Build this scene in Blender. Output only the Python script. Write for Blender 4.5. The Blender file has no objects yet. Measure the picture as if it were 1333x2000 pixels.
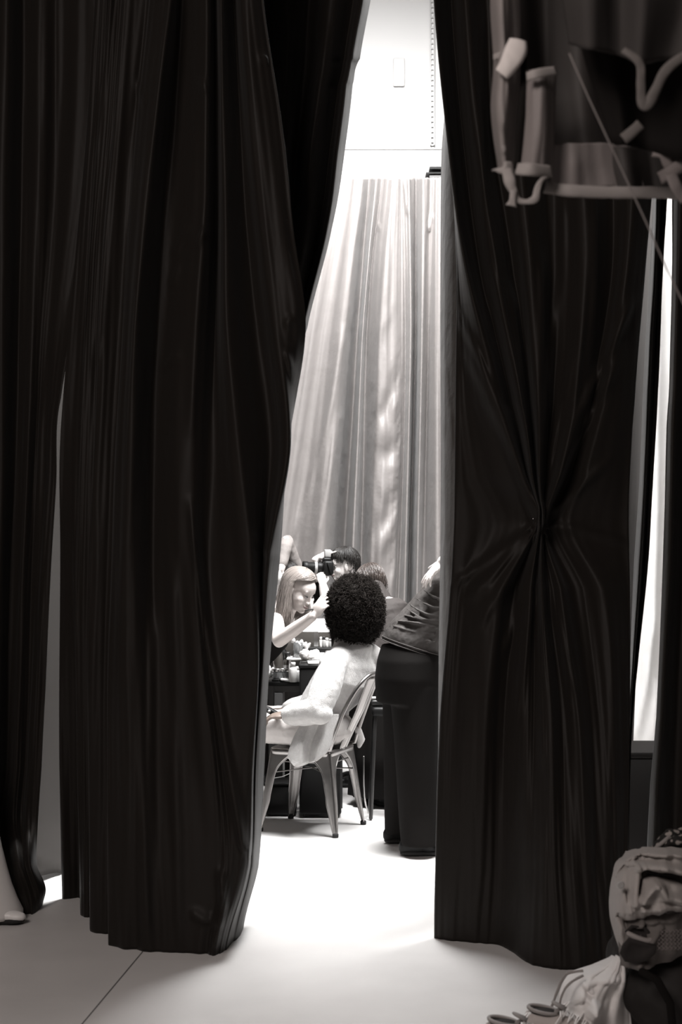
import bpy, math, random
import numpy as np
from mathutils import Vector, Matrix, noise
C = bpy.context.scene.collection
random.seed(7)
V = Vector
# ---------------------------------------------------------------- camera, lights, exposure
F = 2778.0
EYE = 1.5
HOR = 1073.0
def P(px, py, d):
    """the point at distance d that the photograph shows at pixel (px, py)"""
    return V(((px - 666.5) * d / F, d, EYE - (py - HOR) * d / F))
def FD(py):
    return F * EYE / (py - HOR)
cd = bpy.data.cameras.new('camera')
cam = bpy.data.objects.new('camera', cd)
C.objects.link(cam)
cam.location = (0, 0, EYE)
cam.rotation_euler = (math.pi / 2, 0, 0)
cd.sensor_width = 36
cd.lens = 50
cd.shift_y = 0.0365
cd.clip_end = 60
cd.dof.use_dof = True
cd.dof.focus_distance = 7.5
cd.dof.aperture_fstop = 4.5
S = bpy.context.scene
S.camera = cam
S.view_settings.view_transform = 'Standard'
S.view_settings.look = 'None'
S.view_settings.gamma = 1
S.view_settings.exposure = 0
w = bpy.data.worlds.new('world')
S.world = w
w.use_nodes = True
w.node_tree.nodes['Background'].inputs[0].default_value = (1, .92, .88, 1)
w.node_tree.nodes['Background'].inputs[1].default_value = 0.002
def area(name, loc, target, sx, sy, power, col=(1, 1, 1), spread=180):
    l = bpy.data.lights.new(name, 'AREA')
    l.shape = 'RECTANGLE'
    l.size = sx
    l.size_y = sy
    l.energy = power
    l.color = col
    l.spread = math.radians(spread)
    o = bpy.data.objects.new(name, l)
    C.objects.link(o)
    o.location = loc
    o.rotation_euler = (V(target) - V(loc)).to_track_quat('-Z', 'Y').to_euler()
    return o
area('studio_light_overhead', (0.42, 6.95, 5.4), (0.3, 6.95, 0), 1.3, 1.3, 272, spread=105)
area('studio_light_back', (0.2, 8.3, 5.2), (0.2, 10.0, 3.6), 0.7, 0.4, 145, spread=125)
area('studio_light_side', (1.35, 6.6, 4.4), (-0.1, 7.7, 1.0), 0.8, 0.8, 32, spread=80)
area('studio_light_right', (1.9, 7.2, 4.8), (1.85, 8.4, 1.6), 0.8, 0.8, 130)
area('front_fill_light', (-2.1, -0.3, 4.4), (0.2, 4.6, 0.9), 2.0, 1.6, 165, (1, .89, .84))  # unseen fill added to lift the front floor, folds and hanging garments

# ---------------------------------------------------------------- helpers
def mat(name, col, rough=.6, metal=0, spec=.4, bump=None, sheen=0, transl=0, alpha=1, trans=0, var=None, stretch=(1, 1, 1)):
    m = bpy.data.materials.new(name)
    m.use_nodes = True
    nt = m.node_tree
    b = nt.nodes['Principled BSDF']
    if not hasattr(col, '__len__'):
        col = (col * 1.02, col, col * .985)
    b.inputs['Base Color'].default_value = (*col, 1)
    b.inputs['Roughness'].default_value = rough
    b.inputs['Metallic'].default_value = metal
    b.inputs['Specular IOR Level'].default_value = spec
    b.inputs['Sheen Weight'].default_value = sheen
    b.inputs['Sheen Roughness'].default_value = .4
    b.inputs['Transmission Weight'].default_value = trans
    b.inputs['Alpha'].default_value = alpha
    tc = nt.nodes.new('ShaderNodeTexCoord')
    mp = nt.nodes.new('ShaderNodeMapping')
    mp.inputs['Scale'].default_value = stretch
    nt.links.new(tc.outputs['Object'], mp.inputs[0])
    if var:
        n = nt.nodes.new('ShaderNodeTexNoise')
        n.inputs['Scale'].default_value = var[0]
        n.inputs['Detail'].default_value = 6
        nt.links.new(mp.outputs[0], n.inputs['Vector'])
        r = nt.nodes.new('ShaderNodeValToRGB')
        r.color_ramp.elements[0].position = .3
        r.color_ramp.elements[1].position = .7
        r.color_ramp.elements[0].color = (*[c * (1 - var[1]) for c in col], 1)
        r.color_ramp.elements[1].color = (*[min(1, c * (1 + var[1])) for c in col], 1)
        nt.links.new(n.outputs[0], r.inputs[0])
        nt.links.new(r.outputs[0], b.inputs['Base Color'])
    if bump:
        prev = None
        for sc, st, dist in bump:
            n = nt.nodes.new('ShaderNodeTexNoise')
            n.inputs['Scale'].default_value = sc
            n.inputs['Detail'].default_value = 4
            nt.links.new(mp.outputs[0], n.inputs['Vector'])
            bp = nt.nodes.new('ShaderNodeBump')
            bp.inputs['Strength'].default_value = st
            bp.inputs['Distance'].default_value = dist
            nt.links.new(n.outputs[0], bp.inputs['Height'])
            if prev:
                nt.links.new(prev.outputs[0], bp.inputs['Normal'])
            prev = bp
        nt.links.new(prev.outputs[0], b.inputs['Normal'])
    if transl:
        t = nt.nodes.new('ShaderNodeBsdfTranslucent')
        t.inputs[0].default_value = (*col, 1)
        mx = nt.nodes.new('ShaderNodeMixShader')
        mx.inputs[0].default_value = transl
        nt.links.new(b.outputs[0], mx.inputs[1])
        nt.links.new(t.outputs[0], mx.inputs[2])
        nt.links.new(mx.outputs[0], nt.nodes['Material Output'].inputs[0])
    return m

class MB:
    """collects shapes that become ONE mesh object"""
    def __init__(s):
        s.v = []
        s.f = []
    def add(s, vs, fs):
        o = len(s.v)
        s.v.extend([tuple(v) for v in vs])
        s.f.extend([tuple(i + o for i in f) for f in fs])
    def box(s, c, size, R=None, bev=0.0):
        hx, hy, hz = [a / 2 for a in size]
        R = R or Matrix.Identity(3)
        b = min(bev, hx * .9, hy * .9, hz * .9)
        if b <= 0:
            vs = [R @ V((x, y, z)) + V(c) for x in (-hx, hx) for y in (-hy, hy) for z in (-hz, hz)]
            s.add(vs, [(0, 1, 3, 2), (4, 6, 7, 5), (0, 4, 5, 1), (2, 3, 7, 6), (0, 2, 6, 4), (1, 5, 7, 3)])
            return
        rings = []
        for z, k in ((-hz, b), (-hz + b * .3, b * .3), (-hz + b, 0), (hz - b, 0), (hz - b * .3, b * .3), (hz, b)):
            ax, ay = hx - k, hy - k
            pr = []
            for cx, cy, a0 in ((ax - b, ay - b, 0), (-(ax - b), ay - b, 90), (-(ax - b), -(ay - b), 180), (ax - b, -(ay - b), 270)):
                for t in (0, 30, 60, 90):
                    a = math.radians(a0 + t)
                    pr.append(R @ V((cx + b * math.cos(a), cy + b * math.sin(a), z)) + V(c))
            rings.append(pr)
        s.loft(rings)
    def loft(s, rings, cap=True, closed=True):
        n = len(rings[0])
        vs = [p for r in rings for p in r]
        fs = []
        for i in range(len(rings) - 1):
            for j in range(n if closed else n - 1):
                a, b = i * n + j, i * n + (j + 1) % n
                fs.append((a, b, b + n, a + n))
        if cap:
            fs.append(tuple(range(n - 1, -1, -1)))
            fs.append(tuple(range((len(rings) - 1) * n, len(rings) * n)))
        s.add(vs, fs)
    def tube(s, pts, r, n=10, flat=None, ends=True):
        pts = [V(p) for p in pts]
        if not hasattr(r, '__len__'):
            r = [r] * len(pts)
        rings = []
        up = None
        for i, p in enumerate(pts):
            t = (pts[min(i + 1, len(pts) - 1)] - pts[max(i - 1, 0)])
            if t.length < 1e-9:
                t = V((0, 0, 1))
            t.normalize()
            if up is None:
                up = V((0, 0, 1)) if abs(t.z) < .9 else V((0, 1, 0))
                if flat is not None:
                    up = V(flat[0])
            a = t.cross(up)
            if a.length < 1e-6:
                a = t.cross(V((1, .3, .2)))
            a.normalize()
            b = a.cross(t).normalized()
            if flat is None:
                up = b
            k = flat[1] if flat is not None else 1.0
            def ring(c, q):
                return [c + a * (q * math.cos(2 * math.pi * j / n)) + b * (q * k * math.sin(2 * math.pi * j / n)) for j in range(n)]
            if ends and i == 0:
                rings.append(ring(p - t * r[0] * .85, r[0] * .4))
                rings.append(ring(p - t * r[0] * .5, r[0] * .82))
            rings.append(ring(p, r[i]))
            if ends and i == len(pts) - 1:
                rings.append(ring(p + t * r[i] * .5, r[i] * .82))
                rings.append(ring(p + t * r[i] * .85, r[i] * .4))
        s.loft(rings)
    def ball(s, c, r, R=None, nu=16, nv=10):
        if not hasattr(r, '__len__'):
            r = (r, r, r)
        R = R or Matrix.Identity(3)
        c = V(c)
        vs = [R @ V((0, 0, -r[2])) + c]
        for i in range(1, nv):
            th = -math.pi / 2 + math.pi * i / nv
            for j in range(nu):
                ph = 2 * math.pi * j / nu
                vs.append(R @ V((r[0] * math.cos(th) * math.cos(ph), r[1] * math.cos(th) * math.sin(ph), r[2] * math.sin(th))) + c)
        vs.append(R @ V((0, 0, r[2])) + c)
        fs = [(0, 1 + (j + 1) % nu, 1 + j) for j in range(nu)]
        for i in range(nv - 2):
            for j in range(nu):
                a, b = 1 + i * nu + j, 1 + i * nu + (j + 1) % nu
                fs.append((a, b, b + nu, a + nu))
        L = len(vs) - 1
        o = 1 + (nv - 2) * nu
        fs += [(L, o + j, o + (j + 1) % nu) for j in range(nu)]
        s.add(vs, fs)
    def lathe(s, c, prof, n=20, R=None):
        R = R or Matrix.Identity(3)
        c = V(c)
        s.loft([[R @ V((r * math.cos(2 * math.pi * j / n), r * math.sin(2 * math.pi * j / n), z)) + c for j in range(n)] for r, z in prof])
    def grid(s, pts):
        nu = len(pts[0])
        vs = [p for r in pts for p in r]
        fs = [(i * nu + j, i * nu + j + 1, (i + 1) * nu + j + 1, (i + 1) * nu + j) for i in range(len(pts) - 1) for j in range(nu - 1)]
        s.add(vs, fs)
    def build(s, name, m, parent=None, smooth=True, remesh=None, solid=None, subsurf=0, disp=None, sm=0):
        me = bpy.data.meshes.new(name)
        me.from_pydata(s.v, [], s.f)
        me.update()
        if smooth:
            me.polygons.foreach_set('use_smooth', [True] * len(me.polygons))
        me.materials.append(m)
        o = bpy.data.objects.new(name, me)
        C.objects.link(o)
        if parent is not None:
            o.parent = parent
            o.matrix_parent_inverse = Matrix.Translation(-base_of(parent))
        if remesh:
            q = o.modifiers.new('r', 'REMESH')
            q.mode = 'VOXEL'
            q.voxel_size = remesh
            q.use_smooth_shade = True
            q = o.modifiers.new('s', 'SMOOTH')
            q.factor = .5
            q.iterations = sm or 4
        if subsurf:
            q = o.modifiers.new('ss', 'SUBSURF')
            q.levels = q.render_levels = subsurf
        if disp:
            for sc, st in disp:
                tx = bpy.data.textures.new(name, 'CLOUDS')
                tx.noise_scale = sc
                tx.noise_depth = 3
                q = o.modifiers.new('d', 'DISPLACE')
                q.texture = tx
                q.strength = st
                q.mid_level = .5
        if solid:
            q = o.modifiers.new('so', 'SOLIDIFY')
            q.thickness = solid
            q.offset = 0
        return o
def base_of(o):
    return V(o.location) if o.type == 'EMPTY' else V((0, 0, 0))
def tag(o, label, cat, group=None, kind=None):
    if label:
        o['label'] = label
    if cat:
        o['category'] = cat
    if group:
        o['group'] = group
    if kind:
        o['kind'] = kind
    return o
def thing(name, label, cat, loc=(0, 0, 0), group=None):
    o = bpy.data.objects.new(name, None)
    o.empty_display_size = .05
    C.objects.link(o)
    o.location = loc
    return tag(o, label, cat, group)
def copy_thing(root, loc, label):
    r = root.copy()
    C.objects.link(r)
    r.location = loc
    r['label'] = label
    for ch in list(root.children):
        c = ch.copy()
        C.objects.link(c)
        c.parent = r
        for g in list(ch.children):
            d = g.copy()
            C.objects.link(d)
            d.parent = c
    return r
def struct(o):
    o['kind'] = 'structure'
    return o
def cr(p0, p1, p2, p3, t):
    return .5 * ((2 * p1) + (-p0 + p2) * t + (2 * p0 - 5 * p1 + 4 * p2 - p3) * t * t + (-p0 + 3 * p1 - 3 * p2 + p3) * t ** 3)
def resample(A, ts, axis, tight=.5):
    """A: array of samples along axis; ts: parameters in sample units"""
    A = np.moveaxis(np.asarray(A, float), axis, 0)
    n = A.shape[0]
    out = []
    for t in ts:
        i = min(int(t), n - 2)
        f = t - i
        g = lambda k: A[max(0, min(n - 1, k))]
        sp = cr(g(i - 1), g(i), g(i + 1), g(i + 2), f)
        li = g(i) * (1 - f) + g(i + 1) * f
        out.append(sp * tight + li * (1 - tight))
    return np.moveaxis(np.array(out), 0, axis)
def curtain_grid(levels, per=14, pv=22, creases=(), wrinkle=.006, seed=0, hang=True, dscale=1.0, fine=1.0, extra=None):
    """levels: rows (py or [py per station], [px per station], [distance per station])"""
    n = len(levels[0][1])
    PY = np.array([(l[0] if hasattr(l[0], '__len__') else [l[0]] * n) for l in levels], float)
    PX = np.array([l[1] for l in levels], float)
    D = np.array([l[2] for l in levels], float)
    ts = [i / per for i in range((n - 1) * per + 1)]
    vs = []
    m = len(levels)
    for i in range(m - 1):
        vs += [i + k / pv for k in range(pv)]
    vs.append(m - 1)
    G = []
    for A, tu, tv in ((PY, .6, 0), (PX, .6, .9), (D, .95, .9)):
        G.append(resample(resample(A, ts, 1, tu), vs, 0, tv))
    PY, PX, D = G
    rows = []
    for i in range(PX.shape[0]):
        row = []
        for j in range(PX.shape[1]):
            px, py, d = PX[i, j], PY[i, j], D[i, j]
            dd = 0
            u = ts[j]
            dd += wrinkle * noise.noise(V((u * 1.7 * fine, py * .0022, seed))) * 2
            dd += wrinkle * .8 * noise.noise(V((u * 4.3 * fine, py * .004, seed + 5)))
            for poly, amp, wid in creases:
                best, bt = 9, 0
                tot = len(poly) - 1
                for a in range(tot):
                    (x0, y0), (x1, y1) = poly[a], poly[a + 1]
                    L2 = (x1 - x0) ** 2 + (y1 - y0) ** 2
                    t = max(0, min(1, ((px - x0) * (x1 - x0) + (py - y0) * (y1 - y0)) / L2))
                    q = math.hypot(px - x0 - t * (x1 - x0), py - y0 - t * (y1 - y0)) / wid
                    if q < best:
                        best, bt = q, (a + t) / tot
                if best < 3:
                    dd -= amp * math.exp(-best * best) * min(1, .25 + 3 * math.sin(math.pi * bt))
            if extra:
                dd += extra(u, px, py)
            p = P(px, py, d)
            p.y += dd * dscale
            row.append(p)
        rows.append(row)
    return rows
def curtain(name, label, levels, m, cat='curtain', group=None, **k):
    rows = curtain_grid(levels, **k)
    mb = MB()
    mb.grid(rows)
    t = thing(name, label, cat, (rows[-1][len(rows[-1]) // 2].x, rows[-1][len(rows[-1]) // 2].y, 0), group)
    mb.build('drape', m, t, solid=.003)
    hem = rows[-1]
    return t, rows
# ---------------------------------------------------------------- materials
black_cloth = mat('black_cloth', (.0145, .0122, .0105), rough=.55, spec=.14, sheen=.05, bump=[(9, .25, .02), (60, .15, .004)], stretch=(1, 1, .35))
rear_cloth_lit = mat('rear_cloth_lit', (.27, .25, .242), rough=.45, spec=.4, sheen=.1, bump=[(7, .3, .02), (40, .2, .006)], transl=.1)
grey_cloth = mat('grey_cloth', (.13, .12, .115), rough=.7, transl=.45)
drape_lit = mat('drape_lit', (.07, .064, .06), rough=.7, spec=.15, transl=.45)
white_cloth = mat('white_cloth', .8, rough=.8, transl=.3, bump=[(4, .4, .03)])
floor_m = mat('floor_concrete', (.66, .645, .635), rough=.42, spec=.3, var=(2.2, .07), bump=[(30, .03, .002)])
joint_m = mat('floor_joint', .12, rough=.9)
wall_white = mat('wall_white', .62, rough=.9, spec=.2)
wall_dark = mat('wall_dark', (.06, .054, .05), rough=.9)
ceil_m = mat('ceiling_paint', .35, rough=.95)
metal_m = mat('raw_metal', (.3, .287, .28), rough=.32, metal=1, bump=[(14, .08, .003)], var=(9, .12))
dark_metal = mat('dark_metal', .05, rough=.35, metal=.7)
black_plastic = mat('black_plastic', .008, rough=.45, spec=.2)
rubber = mat('rubber', .015, rough=.8)
glass_m = mat('glass', (.85, .86, .86), rough=.06, trans=.92)
dark_glass = mat('dark_glass', (.06, .055, .05), rough=.1, spec=.6)
paper = mat('paper', .8, rough=.85)
plastic_white = mat('white_plastic', .75, rough=.35)
plastic_grey = mat('grey_plastic', .35, rough=.4)
skin_light = mat('skin_light', (.6, .545, .52), rough=.5, spec=.35)
skin_pale = mat('skin_pale', (.7, .655, .635), rough=.5, spec=.35)
skin_dark = mat('skin_dark', (.16, .125, .105), rough=.5)
lip_m = mat('lip', (.34, .26, .25), rough=.4)
ink = mat('ink', .015, rough=.5)
eye_white = mat('eye_white', .6, rough=.2)
hair_black = mat('hair_black', (.014, .012, .011), rough=.45, spec=.4)
hair_afro = mat('hair_afro', (.012, .0095, .008), rough=.7, spec=.1)
hair_light = mat('hair_light', (.2, .175, .16), rough=.38, spec=.5)
hair_brown = mat('hair_brown', (.055, .043, .038), rough=.4, spec=.5)
knit = mat('cream_knit', (.52, .505, .495), rough=.95, spec=.1, sheen=.5, bump=[(220, .6, .004), (50, .22, .006)], var=(60, .06))
trouser_light = mat('light_trouser', (.5, .47, .455), rough=.8, bump=[(18, .4, .012)])
black_fabric = mat('black_fabric', (.0075, .0065, .006), rough=.85, spec=.1)
tee_m = mat('dark_tee', (.04, .035, .0325), rough=.75, bump=[(9, .12, .02)], stretch=(.6, .6, 2.2))
knit_dark = mat('dark_knit', (.038, .032, .03), rough=.8, bump=[(14, .4, .015)])
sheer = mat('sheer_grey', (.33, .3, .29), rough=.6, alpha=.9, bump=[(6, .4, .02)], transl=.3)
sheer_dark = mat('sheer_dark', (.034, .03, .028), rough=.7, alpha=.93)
trim_m = mat('pale_trim', (.27, .25, .24), rough=.7)
jacket_m = mat('grey_jacket', (.36, .335, .32), rough=.65, spec=.3, bump=[(9, .5, .015)])
shirt_m = mat('white_shirt', (.72, .7, .69), rough=.8, bump=[(9, .4, .012)])
bag_m = mat('black_bag', (.013, .011, .010), rough=.75, bump=[(120, .3, .002)])

# ---------------------------------------------------------------- the room
def slab(name, c, size, m):
    mb = MB()
    mb.box(c, size)
    return struct(mb.build(name, m, smooth=False))
slab('floor', (0, 4.5, -.05), (6.4, 14.2, .1), floor_m)
slab('wall_back', (0, 11.1, 2.9), (6.4, .2, 6.0), wall_white)
slab('wall_left', (-3.1, 4.5, 2.9), (.2, 13.4, 6.0), wall_dark)
slab('wall_right', (3.1, 4.5, 2.9), (.2, 13.4, 6.0), wall_dark)
slab('wall_front', (0, -2.3, 2.9), (6.4, .2, 6.0), wall_dark)
slab('ceiling', (0, 4.5, 5.95), (6.4, 14.2, .1), ceil_m)
mb = MB()
a, b = V((-.744 + .16, 6.93, .0008)), V((-.744 - .30, 2.2, .0008))
mb.grid([[a, a + V((.005, 0, 0))], [b, b + V((.005, 0, 0))]])
struct(mb.build('trim_1', joint_m, smooth=False))
# back wall: joint line between panels, slotted strut, dark bracket, small box
zj = P(0, 291, 11).z
mb = MB()
mb.box((.3, 10.995, zj), (5.6, .012, .012))
struct(mb.build('trim_2', mat('panel_joint', .4, rough=.9), smooth=False))
st = thing('slotted_strut', 'pale slotted metal strut fixed upright on the white back wall', 'strut', (P(846, 0, 10.9).x, 10.97, zj + .01))
sx = P(846, 0, 10.9).x
mb = MB()
for s in (-1, 1):
    mb.box((sx + s * .013, 10.97, zj + .66), (.007, .035, 1.28))
for k in range(32):
    mb.box((sx, 10.97, zj + .045 + k * .04), (.022, .03, .012))
mb.build('rail', mat('strut_metal', .5, rough=.4, metal=.2), st, smooth=False)
mb = MB()
mb.box((sx, 10.984, zj + .66), (.026, .006, 1.28))
mb.build('backing', mat('strut_back', .68, rough=.6), st, smooth=False)
br = thing('wall_bracket', 'short black double bar bracket on the white wall above the rear curtain', 'bracket', (P(850, 338, 10.9).x, 10.9, P(850, 338, 10.9).z))
for n_, py, x0, x1, h in (('upper_bar', 331, 839, 866, .018), ('lower_bar', 341, 832, 866, .011)):
    mb = MB()
    p0, p1 = P(x0, py, 10.9), P(x1, py, 10.9)
    mb.box(((p0.x + p1.x) / 2, 10.92, p0.z), (p1.x - p0.x, .14, h))
    mb.build(n_, black_plastic, br, smooth=False)
mb = MB()
q = P(852, 347, 10.9)
mb.box((q.x, 10.93, q.z - .04), (.1, .12, .1))
mb.build('housing', mat('bracket_housing', .2), br, smooth=False)
q = P(780, 125, 10.97)
mb = MB()
mb.box((q.x, 10.985, q.z - .06), (.09, .03, .22), bev=.01)
tag(mb.build('wall_box', mat('wall_box', .6)), 'small white box barely showing on the bright back wall', 'wall box')

# ---------------------------------------------------------------- curtains
LV = [-700, 0, 250, 450, 640, 870, 1085, 1300, 1500, 1690]
st_ = [
 [200, 186, 170, 152, 135, 118, 117, 116, 117, 120, 122],
 [215, 205, 190, 175, 165, 155, 150, 150, 152, 156, 157],
 [225, 212, 196, 180, 168, 158, 152, 150, 152, 156, 158],
 [250, 240, 222, 205, 195, 185, 178, 175, 176, 177, 177],
 [255, 245, 226, 208, 196, 186, 178, 174, 174, 175, 176],
 [300, 290, 265, 250, 240, 225, 218, 212, 212, 214, 215],
 [305, 295, 270, 252, 242, 228, 220, 213, 213, 213, 215],
 [345, 332, 305, 285, 268, 258, 255, 255, 262, 268, 275],
 [365, 355, 340, 325, 312, 300, 300, 305, 310, 320, 330],
 [395, 405, 403, 398, 385, 374, 370, 390, 412, 420, 400],
 [412, 420, 424, 425, 420, 412, 405, 415, 436, 450, 420],
 [428, 433, 436, 439, 444, 466, 490, 500, 490, 482, 436],
 [452, 456, 470, 482, 500, 528, 512, 506, 496, 489, 452],
 [472, 478, 501, 522, 545, 567, 528, 514, 502, 496, 468],
 [506, 515, 552, 574, 597, 563, 547, 526, 516, 505, 475]]
hemy = [1755, 1757, 1788, 1794, 1819, 1826, 1849, 1857, 1860, 1864, 1866, 1859, 1843, 1828, 1813]
off = [.1, .0, .0, .05, -.02, .05, -.03, -.08, .07, -.08, .06, -.09, .06, -.08, .3]
base = [5.8, 5.84, 5.8, 5.75, 5.66, 5.6, 5.52, 5.45, 5.45, 5.45, 5.43, 5.43, 5.42, 5.42, 5.42]
lv = []
for i, py in enumerate(LV):
    k = [1, 1, 1, 1, 1, 1, 1, 1, .8, .5][i]
    hd = [0, 0, 0, 0, 0, .1, .2, .4, .6, .85][i]
    lv.append((py, [s[i] for s in st_], [(base[j] + (off[j] if j < 14 or py > 700 else -.04) * k) * (1 - hd) + (FD(hemy[j]) + (.12 if j == 14 else 0)) * hd for j in range(15)]))
lv.append((hemy, [s[10] for s in st_], [FD(y) for y in hemy]))
crz = [([(495, 1045), (510, 1068), (530, 1084), (549, 1084)], .03, 7),
       ([(372, 980), (398, 1170), (415, 1290), (449, 1500), (474, 1648), (502, 1676)], .035, 9),
       ([(332, 0), (307, 225), (293, 338), (270, 563), (258, 844), (240, 1200)], .03, 10),
       ([(405, 60), (402, 394), (388, 563), (374, 844)], .02, 8),
       ([(160, 60), (120, 560), (100, 800)], .02, 9),
       ([(225, 0), (205, 400), (190, 700)], .02, 9),
       ([(268, 160), (284, 205)], .015, 6), ([(392, 155), (402, 180)], .02, 6), ([(385, 480), (402, 450)], .02, 6),
       ([(340, 500), (370, 440)], .014, 6), ([(335, 560), (350, 520)], .014, 6), ([(320, 720), (350, 690)], .014, 6),
       ([(560, 640), (573, 620)], .02, 8), ([(558, 690), (580, 735)], .025, 5), ([(564, 715), (580, 757)], .025, 5),
       ([(375, 1780), (395, 1795), (440, 1800)], .02, 9), ([(430, 1700), (440, 1780), (420, 1850)], .03, 9),
       ([(300, 1200), (290, 1500), (285, 1850)], .02, 10), ([(340, 1100), (345, 1500), (350, 1850)], .02, 10),
       ([(508, 110), (525, 115)], .02, 6)]
curtain('curtain', 'wide black floor-length curtain drawn to the left of the bright gap, in the front', lv, black_cloth, creases=crz, seed=1, per=18, pv=26, wrinkle=.012)

# black curtain behind it, its edge slanting from the top of the gap
def stations(pys, cols, ds, hem=None):
    return [(py, [c[i] for c in cols], [d if not hasattr(d, '__len__') else d[i] for d in ds]) for i, py in enumerate(pys)]
pys = [-700, 0, 115, 135, 165, 290, 440, 640, 760, 900, 1200, 1715]
cols = [[480, 470, 465, 465, 465, 460, 455, 440, 430, 420, 400, 380],
        [530, 520, 518, 518, 516, 515, 510, 490, 470, 450, 420, 400],
        [570, 562, 560, 560, 558, 552, 545, 520, 500, 470, 440, 420],
        [620, 605, 598, 596, 592, 580, 570, 540, 518, 490, 455, 430],
        [670, 650, 640, 638, 632, 615, 600, 563, 540, 505, 465, 440],
        [705, 690, 672, 668, 660, 645, 625, 580, 556, 520, 472, 448],
        [722, 708, 688, 683, 676, 660, 640, 592, 566, 530, 478, 454],
        [745, 724, 703, 694, 689, 674, 649, 600, 572, 536, 484, 460]]
ds = [6.0, 6.08, 5.98, 6.1, 5.97, 6.1, 6.0, 6.2]
lv = stations(pys, cols, ds)
lv[-1] = (1745, lv[-1][1], [6.2] * 8)
curtain('curtain', 'black curtain behind the front left one, its edge slanting beside the bright wall', lv, black_cloth, seed=3, per=12, pv=12, wrinkle=.01,
        creases=[([(690, 170), (672, 290)], .03, 8), ([(640, 60), (600, 330), (560, 560)], .03, 9), ([(570, 40), (545, 260), (530, 400)], .02, 8)])

# far left black curtain with a rounded hem
pys = [-700, 0, 400, 780, 950, 1150, 1350, 1500, 1600]
cols = [[-260, -260, -262, -265, -270, -270, -280, -280, -280],
        [-150, -150, -155, -160, -165, -165, -170, -170, -170],
        [-60, -60, -65, -70, -70, -75, -80, -80, -85],
        [10, 10, 5, 0, 0, -5, -10, -12, -20],
        [45, 45, 40, 32, 28, 20, 14, 10, 0],
        [80, 78, 72, 60, 52, 45, 38, 32, 25],
        [120, 118, 105, 80, 72, 62, 55, 48, 40],
        [165, 160, 145, 100, 92, 80, 70, 62, 55],
        [250, 235, 200, 119, 110, 98, 88, 80, 73]]
ds = [6.1, 5.95, 6.1, 5.95, 6.08, 6.02, 6.06, 6.0, 5.97]
lv = stations(pys, cols, ds)
lv.append((1690, [-280, -170, -85, -20, 8, 35, 48, 60, 70], [5.95, 5.85, 5.95, 5.85, 5.9, 5.84, 5.88, 5.86, 5.95]))
lv.append(([1740, 1740, 1738, 1735, 1745, 1750, 1748, 1742, 1735], [-280, -170, -85, -15, 20, 50, 65, 78, 88], [5.95, 5.88, 5.95, 5.88, 5.86, 5.85, 5.86, 5.88, 5.92]))
hy = [1760, 1765, 1765, 1770, 1784, 1786, 1784, 1777, 1768]
lv.append((hy, [-280, -170, -85, -5, 38, 58, 67, 75, 82], [FD(y) for y in hy]))
curtain('curtain', 'black curtain at the far left edge, its hem bulging to a rounded end', lv, black_cloth, seed=5, per=12, pv=14, wrinkle=.01)
# drape seen through the gap at the left, light on it put into its grey
pys = [-200, 700, 1000, 1300, 1600]
cols = [[60, 60, 40, 20, 0], [95, 92, 85, 75, 60], [118, 116, 112, 108, 95], [150, 145, 140, 135, 125], [190, 185, 180, 175, 170]]
lv = stations(pys, cols, [6.25, 6.4, 6.6, 6.8, 7.1])
hy = [1720, 1714, 1706, 1702, 1690]
lv.append((hy, [0, 60, 100, 128, 170], [6.2, 6.32, 6.48, 6.6, 6.8]))
curtain('curtain', 'dark drape coloured as lit, in the slit left of the front curtain, hem lifted', lv, drape_lit, seed=8, per=8, pv=10, creases=[([(70, 1670), (125, 1700)], .03, 8)])

# right front curtain, pinched into a knot
LV = [-700, 0, 250, 520, 790, 930, 1025, 1150, 1400, 1700]
st_ = [
 [850, 856, 879, 892, 890, 889, 888, 880, 860, 851, 849],
 [848, 853, 876, 898, 918, 940, 975, 915, 893, 884, 880],
 [845, 849, 872, 909, 978, 1018, 1039, 975, 950, 940, 930],
 [872, 880, 900, 935, 998, 1027, 1043, 1008, 985, 980, 975],
 [905, 912, 930, 972, 1018, 1036, 1046, 1034, 1022, 1015, 1005],
 [950, 950, 965, 1002, 1034, 1044, 1050, 1047, 1050, 1048, 1042],
 [1000, 1000, 1010, 1035, 1051, 1052, 1053, 1059, 1075, 1080, 1090],
 [1060, 1060, 1070, 1085, 1082, 1066, 1057, 1074, 1100, 1110, 1120],
 [1125, 1125, 1135, 1146, 1122, 1090, 1063, 1096, 1130, 1145, 1160],
 [1190, 1190, 1192, 1196, 1155, 1112, 1075, 1130, 1165, 1180, 1195],
 [1245, 1245, 1240, 1226, 1186, 1150, 1120, 1180, 1200, 1205, 1215],
 [1290, 1285, 1282, 1262, 1240, 1231, 1229, 1231, 1230, 1227, 1233]]
hemy = [1832, 1838, 1842, 1846, 1862, 1886, 1893, 1894, 1891, 1886, 1878, 1870]
off = [.14, .08, -.07, .07, -.06, .06, -.07, .06, -.07, .05, -.05, .08]
lv = []
for i, py in enumerate(LV):
    k = [1, 1, 1, 1, .9, .7, .35, .7, .8, .6][i]
    pin = [0, 0, 0, 0, .0, .04, .09, .04, 0, 0][i]
    hd = [0, 0, 0, 0, 0, 0, .05, .1, .4, .8][i]
    lv.append((py, [s[i] for s in st_], [(5.46 + off[j] * k + pin) * (1 - hd) + FD(hemy[j]) * hd for j in range(12)]))
lv.append((hemy, [s[10] for s in st_], [FD(y) for y in hemy]))
kn = (1050, 1026)
crz = []
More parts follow.
